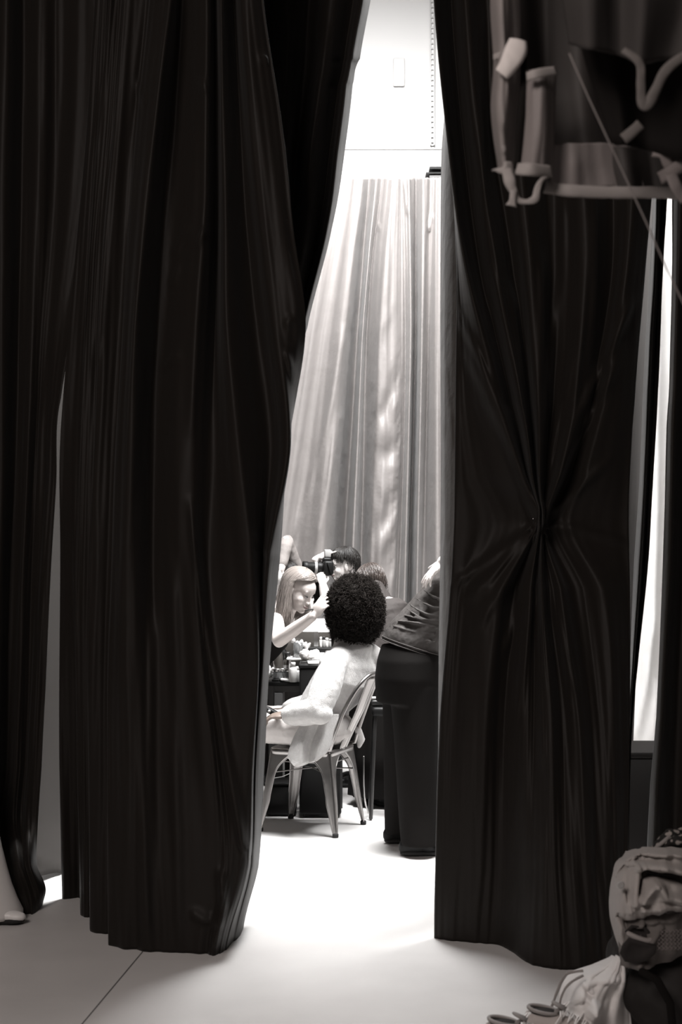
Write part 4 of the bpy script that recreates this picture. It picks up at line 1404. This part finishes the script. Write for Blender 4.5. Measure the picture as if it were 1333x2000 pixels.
# dark box holding white tubes
bx0 = thing('organiser', 'black organiser box holding pale tubes, behind the tissues', 'organiser', P(630, 1268, 8.45))
bz = P(0, 1290, 8.45).z
cx_ = P(634, 0, 8.45).x
mb = MB()
mb.box((cx_, 8.45, (TZ + bz) / 2 + .04), (.2, .12, bz - TZ + .08), bev=.005)
mb.build('body', black_plastic, bx0)
tz_ = bz + .08
for i, (px, h, r, m_, lab) in enumerate(((627, .055, .008, paper, 'tallest white tube, leftmost in the black organiser'), (633, .056, .010, plastic_grey, 'pale grey tube second from left in the black organiser'), (639, .05, .010, plastic_white, 'white tube right of the grey one in the black organiser'), (645, .045, .008, plastic_grey, 'short grey tube near the afro in the black organiser'))):
    c = V(((px - 666.5) * 8.42 / F, 8.42, tz_))
    t = thing('tube', lab, 'tube', c, 'tubes in the black organiser')
    mb = MB()
    mb.lathe(c, [(r * .8, 0), (r, .004), (r, h * .75), (r * .9, h * .8)], n=14)
    mb.build('body', m_, t)
    mb = MB()
    mb.lathe(c + V((0, 0, h * .8)), [(r * .92, 0), (r * .92, h * .3), (r * .8, h * .32)], n=14)
    mb.build('cap', dark_metal if i == 1 else m_, t)
# desk lamp with white shade
lp = thing('table_lamp', 'small lamp with a broad white shade on the make-up table', 'lamp', V((P(618, 0, 8.6).x, 8.6, TZ)))
lc = V((P(618, 0, 8.6).x, 8.6, TZ))
zs = P(0, 1233, 8.6).z
mb = MB()
mb.lathe(lc, [(.06, 0), (.06, .012), (.012, .018), (.01, .03)], n=24)
mb.build('base', black_plastic, lp)
mb = MB()
mb.box(lc + V((0, 0, (zs - TZ) / 2 + .01)), (.028, .02, zs - TZ), bev=.004)
mb.build('stem', plastic_white, lp)
mb = MB()
mb.loft([[V((lc.x + sx_ * hx, lc.y + sy_ * hy, z)) for sx_, sy_ in ((-1, -1), (1, -1), (1, 1), (-1, 1))] for z, hx, hy in ((zs, .08, .05), (zs + .004, .08, .05), (zs + .075, .05, .035))])
mb.build('lamp_shade', paper, lp, smooth=False)
# mirror-black backdrop board on the table, dark
mb = MB()
mb.box((-.2, 8.735, TZ + .13), (.38, .02, .26), bev=.004)
tag(mb.build('mirror', dark_glass), 'dark mirror board standing along the back of the make-up table', 'mirror')
# under the table
bottle(616, 8.36, 0, .24, .028, dark_glass, dark_metal, 'dark bottle with pale label standing on the floor behind the chair legs', neck=.4, group='', lab=plastic_grey)
for o in list(C.objects):
    if 'group' in o.keys() and o['group'] == '':
        del o['group']
cs = thing('case', 'low black case on the floor behind the chair\'s front legs', 'case', (-.33, 8.02, 0))
mb = MB()
mb.box((-.338, 8.08, .09), (.17, .2, .17), bev=.015)
mb.build('body', black_plastic, cs)
mb = MB()
mb.box((-.338, 8.08, .182), (.175, .205, .014), bev=.005)
mb.build('lid', black_plastic, cs)
mb = MB()
mb.tube([(-.40, 7.975, .235), (-.39, 7.97, .215), (-.33, 7.97, .225), (-.27, 7.975, .25)], .0028, n=6)
mb.build('strap', plastic_grey, cs)
# black stool to the right with a bit of gear on it
sl = thing('stool', 'black stool in the shadow behind the metal chair', 'stool', (.27, 7.98, 0))
mb = MB()
mb.box((.265, 7.98, .60), (.19, .22, .05), bev=.015)
mb.build('seat', black_plastic, sl)
for sx_ in (-1, 1):
    for sy_ in (-1, 1):
        mb = MB()
        mb.tube([(.265 + sx_ * .075, 7.98 + sy_ * .085, .58), (.265 + sx_ * .1, 7.98 + sy_ * .11, .012)], .011, n=10)
        mb.build('leg', dark_metal, sl)
mb = MB()
for i in range(1):
    mb.tube([P(711, 1478, 7.9), P(711, 1530, 7.9), P(712, 1555, 7.9), P(715, 1572, 7.93), P(720, 1588, 8.0)], .0045, n=8)
cb_ = mb.build('metal_rod', mat('rod_metal', .45, rough=.3, metal=1))
tag(cb_, 'thin bent metal rod standing just right of the metal chair', 'rod')
mb = MB()
q = V((.205, 7.93, .626))
mb.box(q + V((.0, 0, .018)), (.075, .05, .034), bev=.008)
hg = thing('hair_tool', 'small dark hair tool lying on the black stool', 'tool', q)
mb.build('body', dark_metal, hg)
mb = MB()
mb.tube([q + V((.02, 0, .045)), q + V((-.03, -.01, .045))], .010, n=10)
mb.build('barrel', plastic_grey, hg)
mb = MB()
q = P(843, 1600, 7.5)
mb.box((q.x + .03, 7.6, .07), (.11, .12, .14), bev=.004)
cn = mb.build('carton', mat('carton', (.3, .29, .25), rough=.8))
tag(cn, 'small pale carton on the floor behind the bending person\'s shoes', 'carton')
mb = MB()
mb.box((q.x + .03, 7.536, .06), (.09, .008, .05))
mb.build('label', paper, cn)

# ---------------------------------------------------------------- garments hanging in the upper right foreground
def panel(par, name, lv, m, per=8, pv=10, seed=0, wr=.006, th=.003, creases=()):
    rows = curtain_grid(lv, per=per, pv=pv, wrinkle=wr, seed=seed, creases=creases)
    mb = MB()
    mb.grid(rows)
    return mb.build(name, m, par, solid=th), rows
def ribbon(par, name, pts, r, m, flat=.35, n=8):
    """a flat tape with square ends, lying across the view"""
    pts = [V(p) for p in pts]
    q = (len(pts) - 1) * 6 + 1
    A = [V(p) for p in resample(np.array([list(p) for p in pts]), [i / 6 for i in range(q)], 0, 1)]
    rr = [r] * q if not hasattr(r, '__len__') else list(resample(np.array(r)[:, None], [i / 6 for i in range(q)], 0, .5)[:, 0])
    mb = MB()
    rows = []
    for i, p in enumerate(A):
        t = (A[min(i + 1, q - 1)] - A[max(i - 1, 0)]).normalized()
        a = t.cross(V((0, 1, 0))).normalized()
        wob = 1 + .12 * noise.noise(p * 40)
        rows.append([p + a * rr[i] * wob * s + V((0, .25 * rr[i] * (s * s - .5) + .002 * noise.noise(p * 60 + V((s, 0, 0))), 0)) for s in (-1, -.6, -.2, .2, .6, 1)])
    mb.grid(rows)
    return mb.build(name, m, par, solid=.004)
gj = thing('sheer_jacket', 'sheer grey jacket with pale drawstring hem hanging in the upper right corner', 'jacket', P(1100, 380, 3.0))
# side/sleeve panel at the left, lit
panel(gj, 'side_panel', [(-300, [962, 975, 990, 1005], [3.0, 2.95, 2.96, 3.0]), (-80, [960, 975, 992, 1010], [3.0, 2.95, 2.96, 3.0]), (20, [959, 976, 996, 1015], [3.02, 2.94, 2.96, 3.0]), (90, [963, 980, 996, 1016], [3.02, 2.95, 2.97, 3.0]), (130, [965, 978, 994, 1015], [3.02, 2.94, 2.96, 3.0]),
      (210, [960, 973, 992, 1014], [3.02, 2.93, 2.95, 3.0]), (270, [965, 978, 992, 1011], [3.02, 2.94, 2.96, 3.0]), (330, [974, 984, 994, 1009], [3.02, 2.95, 2.97, 3.0])], sheer, seed=41, creases=[([(975, 300), (990, 292)], .01, 3), ([(985, 250), (992, 150)], .012, 5)])
# shoulder yoke strip, pale, diagonal
ribbon(gj, 'yoke_trim', [P(1013, 78, 2.93), P(1008, 100, 2.92), P(995, 125, 2.915), P(980, 145, 2.92)], [.018, .022, .02, .014], mat('yoke_pale', (.6, .56, .54), rough=.7), flat=.3)
ribbon(gj, 'yoke_seam', [P(965, 112, 2.97), P(985, 104, 2.95), P(1006, 86, 2.94)], .006, trim_m)
# front pocket panel
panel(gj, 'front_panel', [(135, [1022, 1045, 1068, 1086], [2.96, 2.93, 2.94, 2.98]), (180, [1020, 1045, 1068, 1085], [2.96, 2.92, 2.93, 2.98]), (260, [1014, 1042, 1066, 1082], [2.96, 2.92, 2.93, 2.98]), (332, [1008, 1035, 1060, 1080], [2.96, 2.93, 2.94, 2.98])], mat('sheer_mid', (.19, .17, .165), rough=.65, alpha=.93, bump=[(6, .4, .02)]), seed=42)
ribbon(gj, 'pocket_trim', [P(1030, 150, 2.91), P(1050, 144, 2.90), P(1086, 138, 2.93)], .009, trim_m)
ribbon(gj, 'front_hem', [P(1010, 330, 2.93), P(1040, 331, 2.91), P(1078, 335, 2.95)], .0125, trim_m)
ribbon(gj, 'side_hem', [P(972, 330, 3.0), P(984, 328, 2.94), P(1002, 327, 2.95)], .012, trim_m)
ribbon(gj, 'zip_tape', [P(1022, 90, 2.97), P(1023, 160, 2.95), P(1017, 240, 2.94), P(1010, 330, 2.95)], .006, black_fabric)
# back body, darker, seen behind
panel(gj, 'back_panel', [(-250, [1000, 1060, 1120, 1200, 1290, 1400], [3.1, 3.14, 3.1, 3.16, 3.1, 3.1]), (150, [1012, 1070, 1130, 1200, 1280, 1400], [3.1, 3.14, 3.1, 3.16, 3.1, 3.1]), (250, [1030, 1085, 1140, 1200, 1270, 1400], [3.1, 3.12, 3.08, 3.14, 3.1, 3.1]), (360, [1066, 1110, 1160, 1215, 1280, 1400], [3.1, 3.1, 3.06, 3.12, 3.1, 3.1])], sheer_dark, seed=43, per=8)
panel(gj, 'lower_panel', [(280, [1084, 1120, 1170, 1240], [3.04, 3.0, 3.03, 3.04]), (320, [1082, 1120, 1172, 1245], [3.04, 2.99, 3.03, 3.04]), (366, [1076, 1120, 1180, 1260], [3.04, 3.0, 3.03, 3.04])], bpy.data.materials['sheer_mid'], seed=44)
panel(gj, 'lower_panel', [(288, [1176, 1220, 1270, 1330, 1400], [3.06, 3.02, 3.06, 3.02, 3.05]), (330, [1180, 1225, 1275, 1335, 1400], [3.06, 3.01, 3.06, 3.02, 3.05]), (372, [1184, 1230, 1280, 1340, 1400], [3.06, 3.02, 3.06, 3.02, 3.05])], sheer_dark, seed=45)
ribbon(gj, 'hem_band', [P(1066, 366, 3.0), P(1110, 372, 2.98), P(1190, 376, 3.0), P(1270, 376, 3.02), P(1333, 378, 3.02), P(1420, 380, 3.05)], .0125, trim_m)
ribbon(gj, 'drawcord', [P(990, 330, 2.92), P(996, 352, 2.91), P(1003, 372, 2.91), P(1012, 390, 2.91), P(1030, 394, 2.91), P(1046, 388, 2.91), P(1050, 370, 2.91), P(1058, 352, 2.92), P(1068, 343, 2.94)], [.009, .012, .008, .006, .005, .008, .006, .004, .006], trim_m, flat=.6)
ribbon(gj, 'cord_end', [P(1004, 372, 2.905), P(1001, 392, 2.9), P(999, 402, 2.9)], [.006, .006, .011], trim_m, flat=.8)
# dark garment with pale notched trim
gd = thing('dark_jacket', 'dark jacket with pale notched trim hanging at the top right corner', 'jacket', P(1240, 120, 2.75))
panel(gd, 'body', [(-260, [1096, 1150, 1210, 1260, 1330, 1420], [2.8, 2.72, 2.78, 2.72, 2.78, 2.75]), (0, [1100, 1150, 1210, 1260, 1330, 1420], [2.8, 2.72, 2.78, 2.72, 2.78, 2.75]), ([88, 96, 108, 124, 118, 96], [1112, 1150, 1210, 1252, 1300, 1420], [2.8, 2.73, 2.78, 2.73, 2.78, 2.75])], mat('dark_wool', (.028, .0245, .023), rough=.85, alpha=1), seed=47)
panel(gd, 'lining', [(60, [1130, 1190, 1250, 1330, 1420], [2.86, 2.84, 2.87, 2.84, 2.86]), ([280, 285, 292, 310, 320], [1190, 1215, 1262, 1330, 1420], [2.88, 2.86, 2.9, 2.86, 2.88])], black_fabric, seed=48)
ribbon(gd, 'trim', [P(1218, 98, 2.7), P(1240, 112, 2.69), P(1252, 130, 2.69), P(1253, 165, 2.69), P(1255, 202, 2.69), P(1266, 205, 2.69), P(1282, 175, 2.69), P(1300, 140, 2.69), P(1333, 112, 2.69), P(1400, 80, 2.7)], [.006, .008, .008, .0075, .0085, .0095, .0095, .0095, .008, .008], mat('trim_grey', (.1, .09, .085), rough=.8), flat=.35)
ribbon(gd, 'strap', [P(1218, 272, 2.82), P(1235, 258, 2.81), P(1252, 243, 2.81)], .0105, mat('strap_grey', (.1, .09, .085), rough=.8), flat=.3)
bw = thing('fabric_bow', 'pale knotted fabric ties at the right edge above the white slit', 'bow', P(1310, 330, 2.9))
for nm, pts in (('tail', [P(1278, 295, 2.9), P(1296, 300, 2.89), P(1306, 318, 2.89), P(1318, 336, 2.89)]), ('loop', [P(1290, 348, 2.9), P(1312, 335, 2.88), P(1335, 322, 2.88), P(1370, 315, 2.9)]), ('tail', [P(1312, 340, 2.88), P(1322, 365, 2.88), P(1340, 390, 2.89)])):
    ribbon(bw, nm, pts, .012, mat('tie', (.17, .15, .145), rough=.8), flat=.3)
mb = MB()
mb.tube([P(1113, 105, 2.66), P(1150, 190, 2.66), P(1200, 298, 2.66), P(1262, 432, 2.66), P(1300, 518, 2.66), P(1345, 612, 2.66), P(1420, 770, 2.66)], .0016, n=8)
tag(mb.build('cord', mat('cord', (.16, .145, .14), rough=.6)), 'thin cord slanting down across the hanging jackets to the right edge', 'cord')

rl = thing('clothes_rail', 'metal rail hung from the ceiling that carries the dangling jackets', 'rail', (.6, 2.95, 3.0))
mb = MB()
mb.tube([(.2, 2.95, 3.02), (2.9, 2.95, 3.02)], .014, n=14)
mb.build('bar', dark_metal, rl)
for x in (.26, 2.8):
    mb = MB()
    mb.tube([(x, 2.95, 3.02), (x, 2.95, 5.895)], .006, n=8)
    mb.build('hanging_rod', dark_metal, rl)
for x, y, t_ in ((.36, 2.97, gj), (.58, 3.08, gj), (.66, 2.76, gd)):
    mb = MB()
    mb.tube([(x, 2.95, 3.036), (x, 2.95, 3.02), (x + .012, 2.955, 2.99), (x, (2.95 + y) / 2, 2.965)], .0025, n=6)
    mb.tube([(x - .12, y, 2.90), (x, (2.95 + y) / 2, 2.965), (x + .12, y, 2.90)], .006, n=8)
    mb.build('hanger', dark_metal, t_)
# ---------------------------------------------------------------- clothes heap and shoes at the lower right
PX = P(1290, 0, 4.4).x
bg = thing('bag', 'large black bag under the heap of clothes in the lower right corner', 'bag', (1.02, 4.45, 0))
mb = MB()
mb.box((1.05, 4.52, .145), (.36, .36, .29), Matrix.Rotation(.1, 3, 'Z'), bev=.08)
mb.ball((1.02, 4.35, .14), (.16, .11, .13))
mb.build('body', bag_m, bg, remesh=.012, disp=[(.12, .03)])
mb = MB()
q = P(1312, 1832, 4.22)
rows = [[q + V((-.045 + .012 * i + .0, -.004 + .03 * ((i / 8 - .3) ** 2) - .004 * j, .025 - .011 * j)) for i in range(12)] for j in range(6)]
for j in range(5):
    for i in range(11):
        mb.tube([rows[j][i], rows[j + 1][i + 1]], .0013, n=4, ends=False)
        mb.tube([rows[j + 1][i], rows[j][i + 1]], .0013, n=4, ends=False)
mb.build('mesh_pocket', mat('mesh_grey', (.16, .14, .135), rough=.6), bg)
mb = MB()
mb.tube([P(1255, 1898, 4.17), P(1285, 1915, 4.16), P(1310, 1960, 4.15), P(1318, 2040, 4.16)], .012, n=8, flat=((0, 1, 0), .3))
mb.build('strap', black_fabric, bg)
# grey jacket folded on top
jk = thing('jacket', 'crumpled grey jacket folded over the black bag at the lower right', 'jacket', P(1270, 1740, 4.35))
mb = MB()
mb.ball(P(1280, 1728, 4.42), (.12, .12, .09))
mb.ball(P(1335, 1728, 4.42), (.11, .11, .08))
mb.build('inner_layer', jacket_m, jk, remesh=.008)
def fold(pts, rr, n=10):
    A = resample(np.array([list(p) for p in pts]), [i / 5 for i in range((len(pts) - 1) * 5 + 1)], 0, 1)
    r2 = list(resample(np.array(rr)[:, None], [i / 5 for i in range((len(rr) - 1) * 5 + 1)], 0, .5)[:, 0])
    mb.tube([V(p) for p in A], r2, n=n)
lv = [([1662, 1660, 1656, 1655, 1656, 1660], [1224, 1234, 1252, 1280, 1320, 1410], [4.44, 4.36, 4.31, 4.29, 4.29, 4.430]),
      ([1682, 1676, 1672, 1670, 1670, 1672], [1206, 1222, 1246, 1280, 1320, 1410], [4.40, 4.29, 4.25, 4.235, 4.235, 4.380]),
      (1706, [1196, 1214, 1241, 1276, 1320, 1410], [4.38, 4.27, 4.23, 4.21, 4.21, 4.350]),
      (1745, [1191, 1211, 1238, 1273, 1320, 1410], [4.37, 4.25, 4.215, 4.20, 4.20, 4.340]),
      ([1790, 1786, 1775, 1768, 1764, 1762], [1193, 1211, 1239, 1273, 1320, 1410], [4.37, 4.25, 4.215, 4.20, 4.20, 4.340]),
      ([1822, 1812, 1794, 1782, 1776, 1774], [1201, 1215, 1242, 1275, 1320, 1410], [4.36, 4.26, 4.23, 4.22, 4.22, 4.360]),
      ([1862, 1838, 1806, 1788, 1782, 1780], [1213, 1219, 1243, 1275, 1320, 1410], [4.35, 4.29, 4.27, 4.26, 4.26, 4.400])]
jc = [([(1212, 1680), (1250, 1662), (1345, 1668)], .02, 8), ([(1238, 1692), (1285, 1690), (1345, 1703)], .03, 7), ([(1248, 1692), (1243, 1730), (1240, 1772)], .02, 9),
      ([(1200, 1695), (1196, 1745), (1206, 1800), (1216, 1850)], .018, 6), ([(1250, 1762), (1266, 1738), (1280, 1720)], .035, 6), ([(1280, 1720), (1300, 1750), (1350, 1760)], .03, 8),
      ([(1258, 1708), (1300, 1716), (1350, 1722)], -.05, 9), ([(1256, 1716), (1251, 1750)], -.03, 5), ([(1226, 1690), (1209, 1716)], -.035, 5), ([(1204, 1785), (1226, 1808), (1252, 1800)], -.03, 7), ([(1212, 1735), (1232, 1785)], .016, 6),
      ([(1232, 1668), (1262, 1676), (1300, 1678)], -.015, 4), ([(1250, 1778), (1300, 1772), (1345, 1768)], .016, 6), ([(1240, 1680), (1262, 1684), (1290, 1682)], -.02, 4), ([(1222, 1690), (1236, 1684), (1246, 1690)], .02, 4)]
jc = [(p_, a_ * 1.45, w_ * .9) for p_, a_, w_ in jc]
panel(jk, 'shell', lv, jacket_m, per=18, pv=16, seed=71, wr=.012, th=.005, creases=jc)
def patch(par, name, pts, d, m, th=.006):
    mb = MB()
    vs = [P(x, y, d if not hasattr(d, '__len__') else d[i]) for i, (x, y) in enumerate(pts)]
    c = sum(vs, V((0, 0, 0))) / len(vs)
    n = len(vs)
    ring = [c.lerp(v, .6) + V((0, .012, 0)) for v in vs]
    mb.add(vs + ring + [c + V((0, .02, 0))], [(i, (i + 1) % n, n + (i + 1) % n, n + i) for i in range(n)] + [(n + i, n + (i + 1) % n, 2 * n) for i in range(n)])
    return mb.build(name, m, par, solid=th)
dark_lining_shade = mat('dark_lining_shade', (.02, .017, .016), rough=.9)  # lining colour that also paints the shade inside folds and openings
patch(jk, 'lining', [(1253, 1697), (1275, 1705), (1310, 1708), (1345, 1706), (1345, 1735), (1300, 1738), (1285, 1722), (1275, 1718), (1262, 1730), (1250, 1740)], 4.228, dark_lining_shade)  # dark sheet laid in the fold, standing in for its shade
mb = MB()
q = P(1213, 1728, 4.195)
mb.lathe(q, [(.011, 0), (.012, .002), (.011, .005), (.006, .004)], n=18, R=Matrix.Rotation(math.radians(100), 3, 'X'))
mb.build('button', plastic_grey, jk)
# darker garment below with open cuff
gk = thing('garment', 'dark garment with a pale-edged open pocket crumpled under the grey jacket', 'garment', P(1250, 1850, 4.3))
mb = MB()
mb.ball(P(1272, 1822, 4.36), (.10, .08, .055))
gm = mat('garment_grey', (.13, .117, .11), rough=.8, bump=[(14, .4, .01)])
mb.build('inner_layer', gm, gk, remesh=.006)
lv = [([1800, 1796, 1790, 1784, 1780], [1214, 1235, 1262, 1300, 1350], [4.34, 4.27, 4.25, 4.25, 4.27]),
      (1828, [1209, 1232, 1262, 1300, 1350], [4.33, 4.245, 4.225, 4.235, 4.25]),
      (1860, [1211, 1232, 1260, 1300, 1350], [4.32, 4.235, 4.22, 4.24, 4.27]),
      ([1884, 1890, 1893, 1880, 1862], [1214, 1232, 1258, 1292, 1350], [4.31, 4.24, 4.225, 4.26, 4.30])]
panel(gk, 'shell', lv, gm, per=12, pv=12, seed=73, wr=.012, th=.005, creases=[([(1212, 1846), (1222, 1815), (1262, 1801), (1320, 1792)], .02, 6), ([(1216, 1878), (1240, 1884), (1266, 1884)], .02, 6), ([(1264, 1846), (1284, 1822), (1293, 1806)], .025, 7), ([(1230, 1818), (1262, 1822)], -.03, 7)])
mb = MB()
fold([P(1228, 1823, 4.215), P(1245, 1832, 4.205), P(1262, 1838, 4.205), P(1276, 1836, 4.21)], [.007, .009, .010, .008])
mb.build('pocket_edge', trim_m, gk)
patch(gk, 'pocket_opening', [(1222, 1820), (1235, 1808), (1262, 1812), (1278, 1830), (1262, 1834), (1240, 1828)], 4.222, dark_lining_shade)
patch(gk, 'dark_front', [(1212, 1862), (1218, 1846), (1229, 1833), (1246, 1838), (1264, 1843), (1283, 1846), (1281, 1862), (1266, 1876), (1244, 1881), (1222, 1878)], 4.188, dark_lining_shade)
# patterned scarf on top
sc = thing('scarf', 'patterned dark and pale scarf on top of the clothes heap at the right edge', 'scarf', P(1320, 1650, 4.4))
mb = MB()
mb.ball(P(1338, 1662, 4.42), (.085, .08, .06))
fold([P(1275, 1658, 4.36), P(1296, 1643, 4.36), P(1320, 1628, 4.38), P(1345, 1622, 4.4)], [.008, .014, .014, .014])
fold([P(1300, 1655, 4.34), P(1320, 1645, 4.33), P(1345, 1640, 4.34)], [.01, .014, .014])
scm = mat('scarf', (.14, .125, .115), rough=.85)
nt = scm.node_tree
wv = nt.nodes.new('ShaderNodeTexVoronoi')
wv.inputs['Scale'].default_value = 55
rp = nt.nodes.new('ShaderNodeValToRGB')
rp.color_ramp.elements[0].color = (.30, .27, .25, 1)
rp.color_ramp.elements[1].color = (.012, .011, .010, 1)
rp.color_ramp.elements[0].position = .32
rp.color_ramp.elements[1].position = .45
tcn = nt.nodes.new('ShaderNodeTexCoord')
nt.links.new(tcn.outputs['Object'], wv.inputs['Vector'])
nt.links.new(wv.outputs['Distance'], rp.inputs[0])
nt.links.new(rp.outputs[0], nt.nodes['Principled BSDF'].inputs['Base Color'])
mb.build('body', scm, sc, remesh=.005, disp=[(.05, .03)])
mb = MB()
fold([P(1282, 1656, 4.34), P(1300, 1642, 4.34), P(1310, 1632, 4.36)], [.006, .007, .006])
mb.build('fringe', trim_m, sc)
# white shirt draped down to the floor
ws_ = thing('shirt', 'white shirt with thin straps draped from the bag down to the floor', 'shirt', P(1150, 1950, 4.3))
lv = [(1868, [1195, 1203, 1210, 1216, 1222], [4.460, 4.400, 4.370, 4.370, 4.400]),
      ([1885, 1890, 1896, 1900, 1905], [1158, 1180, 1200, 1216, 1228], [4.480, 4.380, 4.340, 4.340, 4.380]),
      ([1898, 1906, 1916, 1922, 1925], [1118, 1150, 1182, 1210, 1234], [4.480, 4.340, 4.320, 4.330, 4.370]),
      ([1925, 1935, 1945, 1948, 1950], [1098, 1130, 1165, 1200, 1232], [4.460, 4.320, 4.300, 4.340, 4.380]),
      ([1958, 1965, 1968, 1970, 1972], [1092, 1125, 1160, 1195, 1232], [4.440, 4.320, 4.270, 4.320, 4.380]),
      ([2000, 2000, 2000, 2000, 2000], [1090, 1120, 1155, 1190, 1235], [4.430, 4.300, 4.270, 4.320, 4.380]),
      ([2012, 2030, 2036, 2030, 2018], [1085, 1115, 1150, 1190, 1235], [4.420, 4.300, 4.260, 4.300, 4.360])]
panel(ws_, 'body', lv, shirt_m, per=12, pv=12, seed=61, wr=.014, th=.006, creases=[([(1150, 1925), (1180, 1912), (1215, 1912)], .02, 6), ([(1105, 1960), (1140, 1945), (1165, 1965), (1150, 1990)], .025, 7), ([(1120, 1990), (1150, 1968), (1165, 1975)], .02, 6), ([(1130, 1905), (1150, 1930), (1160, 1940)], .02, 5)])
ribbon(ws_, 'strap', [P(1076, 1972, 4.340), P(1088, 1940, 4.340), P(1100, 1912, 4.350), P(1112, 1900, 4.360), P(1140, 1896, 4.350)], .0035, trim_m, flat=.4)
ribbon(ws_, 'strap', [P(1092, 1975, 4.300), P(1098, 1945, 4.290), P(1112, 1922, 4.290), P(1140, 1905, 4.300)], .003, trim_m, flat=.4)
# sneakers
def sneaker(c, ang, label, group='pale sneakers'):
    c = V(c)
    fd = V((math.cos(ang), math.sin(ang), 0))
    sd = V((-fd.y, fd.x, 0))
    t = thing('sneaker', label, 'shoe', c, group)
    def q(f, s, z):
        return c + fd * f + sd * s + V((0, 0, z))
    prof = [(-.125, .030, .095), (-.11, .036, .112), (-.06, .040, .108), (-.01, .042, .104), (.03, .045, .088), (.07, .047, .068), (.105, .043, .055), (.135, .03, .045)]
    rings = []
    for f, wd, h in prof:
        rg_ = []
        for k in range(20):
            a = math.pi * 2 * k / 20
            x, z = math.cos(a), math.sin(a)
            rg_.append(q(f, wd * math.copysign(abs(x) ** .75, x) * (1 - .28 * max(0, z)), .028 + (h - .028) * (.5 + .5 * math.copysign(abs(z) ** .8, z))))
        rings.append(rg_)
    mb = MB()
    mb.loft(rings)
    u = mb.build('upper', mat('sneaker_mesh', (.46, .42, .40), rough=.8, bump=[(150, .6, .003)]), t, subsurf=1)
    mb = MB()
    mb.tube([q(-.12, 0, .018), q(-.05, 0, .018), q(.03, 0, .018), q(.09, 0, .018), q(.135, 0, .024)], [.038, .043, .046, .05, .036], n=18, flat=((0, 0, 1), .42))
    mb.build('sole', plastic_white, t)
    mb = MB()
    mb.lathe(q(-.065, 0, .108), [(.03, -.004), (.031, .003), (.002, .0035)], n=24, R=Matrix((fd, sd, V((0, 0, 1)))).transposed() @ Matrix.Diagonal((1.35, .95, 1)))
    mb.build('opening', dark_lining_shade, t)
    mb = MB()
    mb.tube([q(-.065 + .044 * math.cos(a), .031 * math.sin(a), .112 + .006 * math.cos(a) * -1) for a in [2 * math.pi * i / 24 for i in range(25)]], .006, n=8)
    mb.build('collar', trim_m, u)
    mb = MB()
    mb.tube([q(-.02, 0, .112), q(.0, 0, .122), q(-.03, 0, .135)], [.018, .02, .012], n=10, flat=((0, 0, 1), .4))
    mb.build('tongue', trim_m, t)
    mb = MB()
    for i in range(5):
        f = -.005 + i * .019
        z = .112 - i * .0085
        mb.tube([q(f, -.03, z - .012), q(f + .004, -.012, z + .002), q(f + .006, .012, z + .002), q(f, .03, z - .012)], .0025, n=6)
        mb.tube([q(f, -.03, z - .012), q(f + .014, .0, z + .003), q(f + .019, .03, z - .018)], .0022, n=6)
    mb.tube([q(-.01, -.02, .118), q(-.005, -.045, .112), q(-.02, -.055, .09), q(-.01, -.058, .07)], .0025, n=6)
    mb.tube([q(-.01, .0, .124), q(.0, .03, .13), q(.012, .02, .136), q(.0, 0, .124)], .0025, n=6)
    mb.build('laces', paper, t)
    mb = MB()
    for sg in (-1, 1):
        mb.tube([q(-.12, sg * .032, .085), q(-.08, sg * .042, .06), q(-.03, sg * .045, .075), q(.01, sg * .046, .05), q(.06, sg * .049, .045), q(.11, sg * .044, .035)], [.003, .0045, .0045, .005, .0045, .003], n=6)
    mb.build('overlay', plastic_grey, u)
    return t
sneaker((.542, 4.17, 0), math.radians(-14), 'pale lace-up sneaker on the floor, the left one of the pair')
sneaker((.672, 4.27, 0), math.radians(-17), 'pale lace-up sneaker beside the white shirt, the right one of the pair')
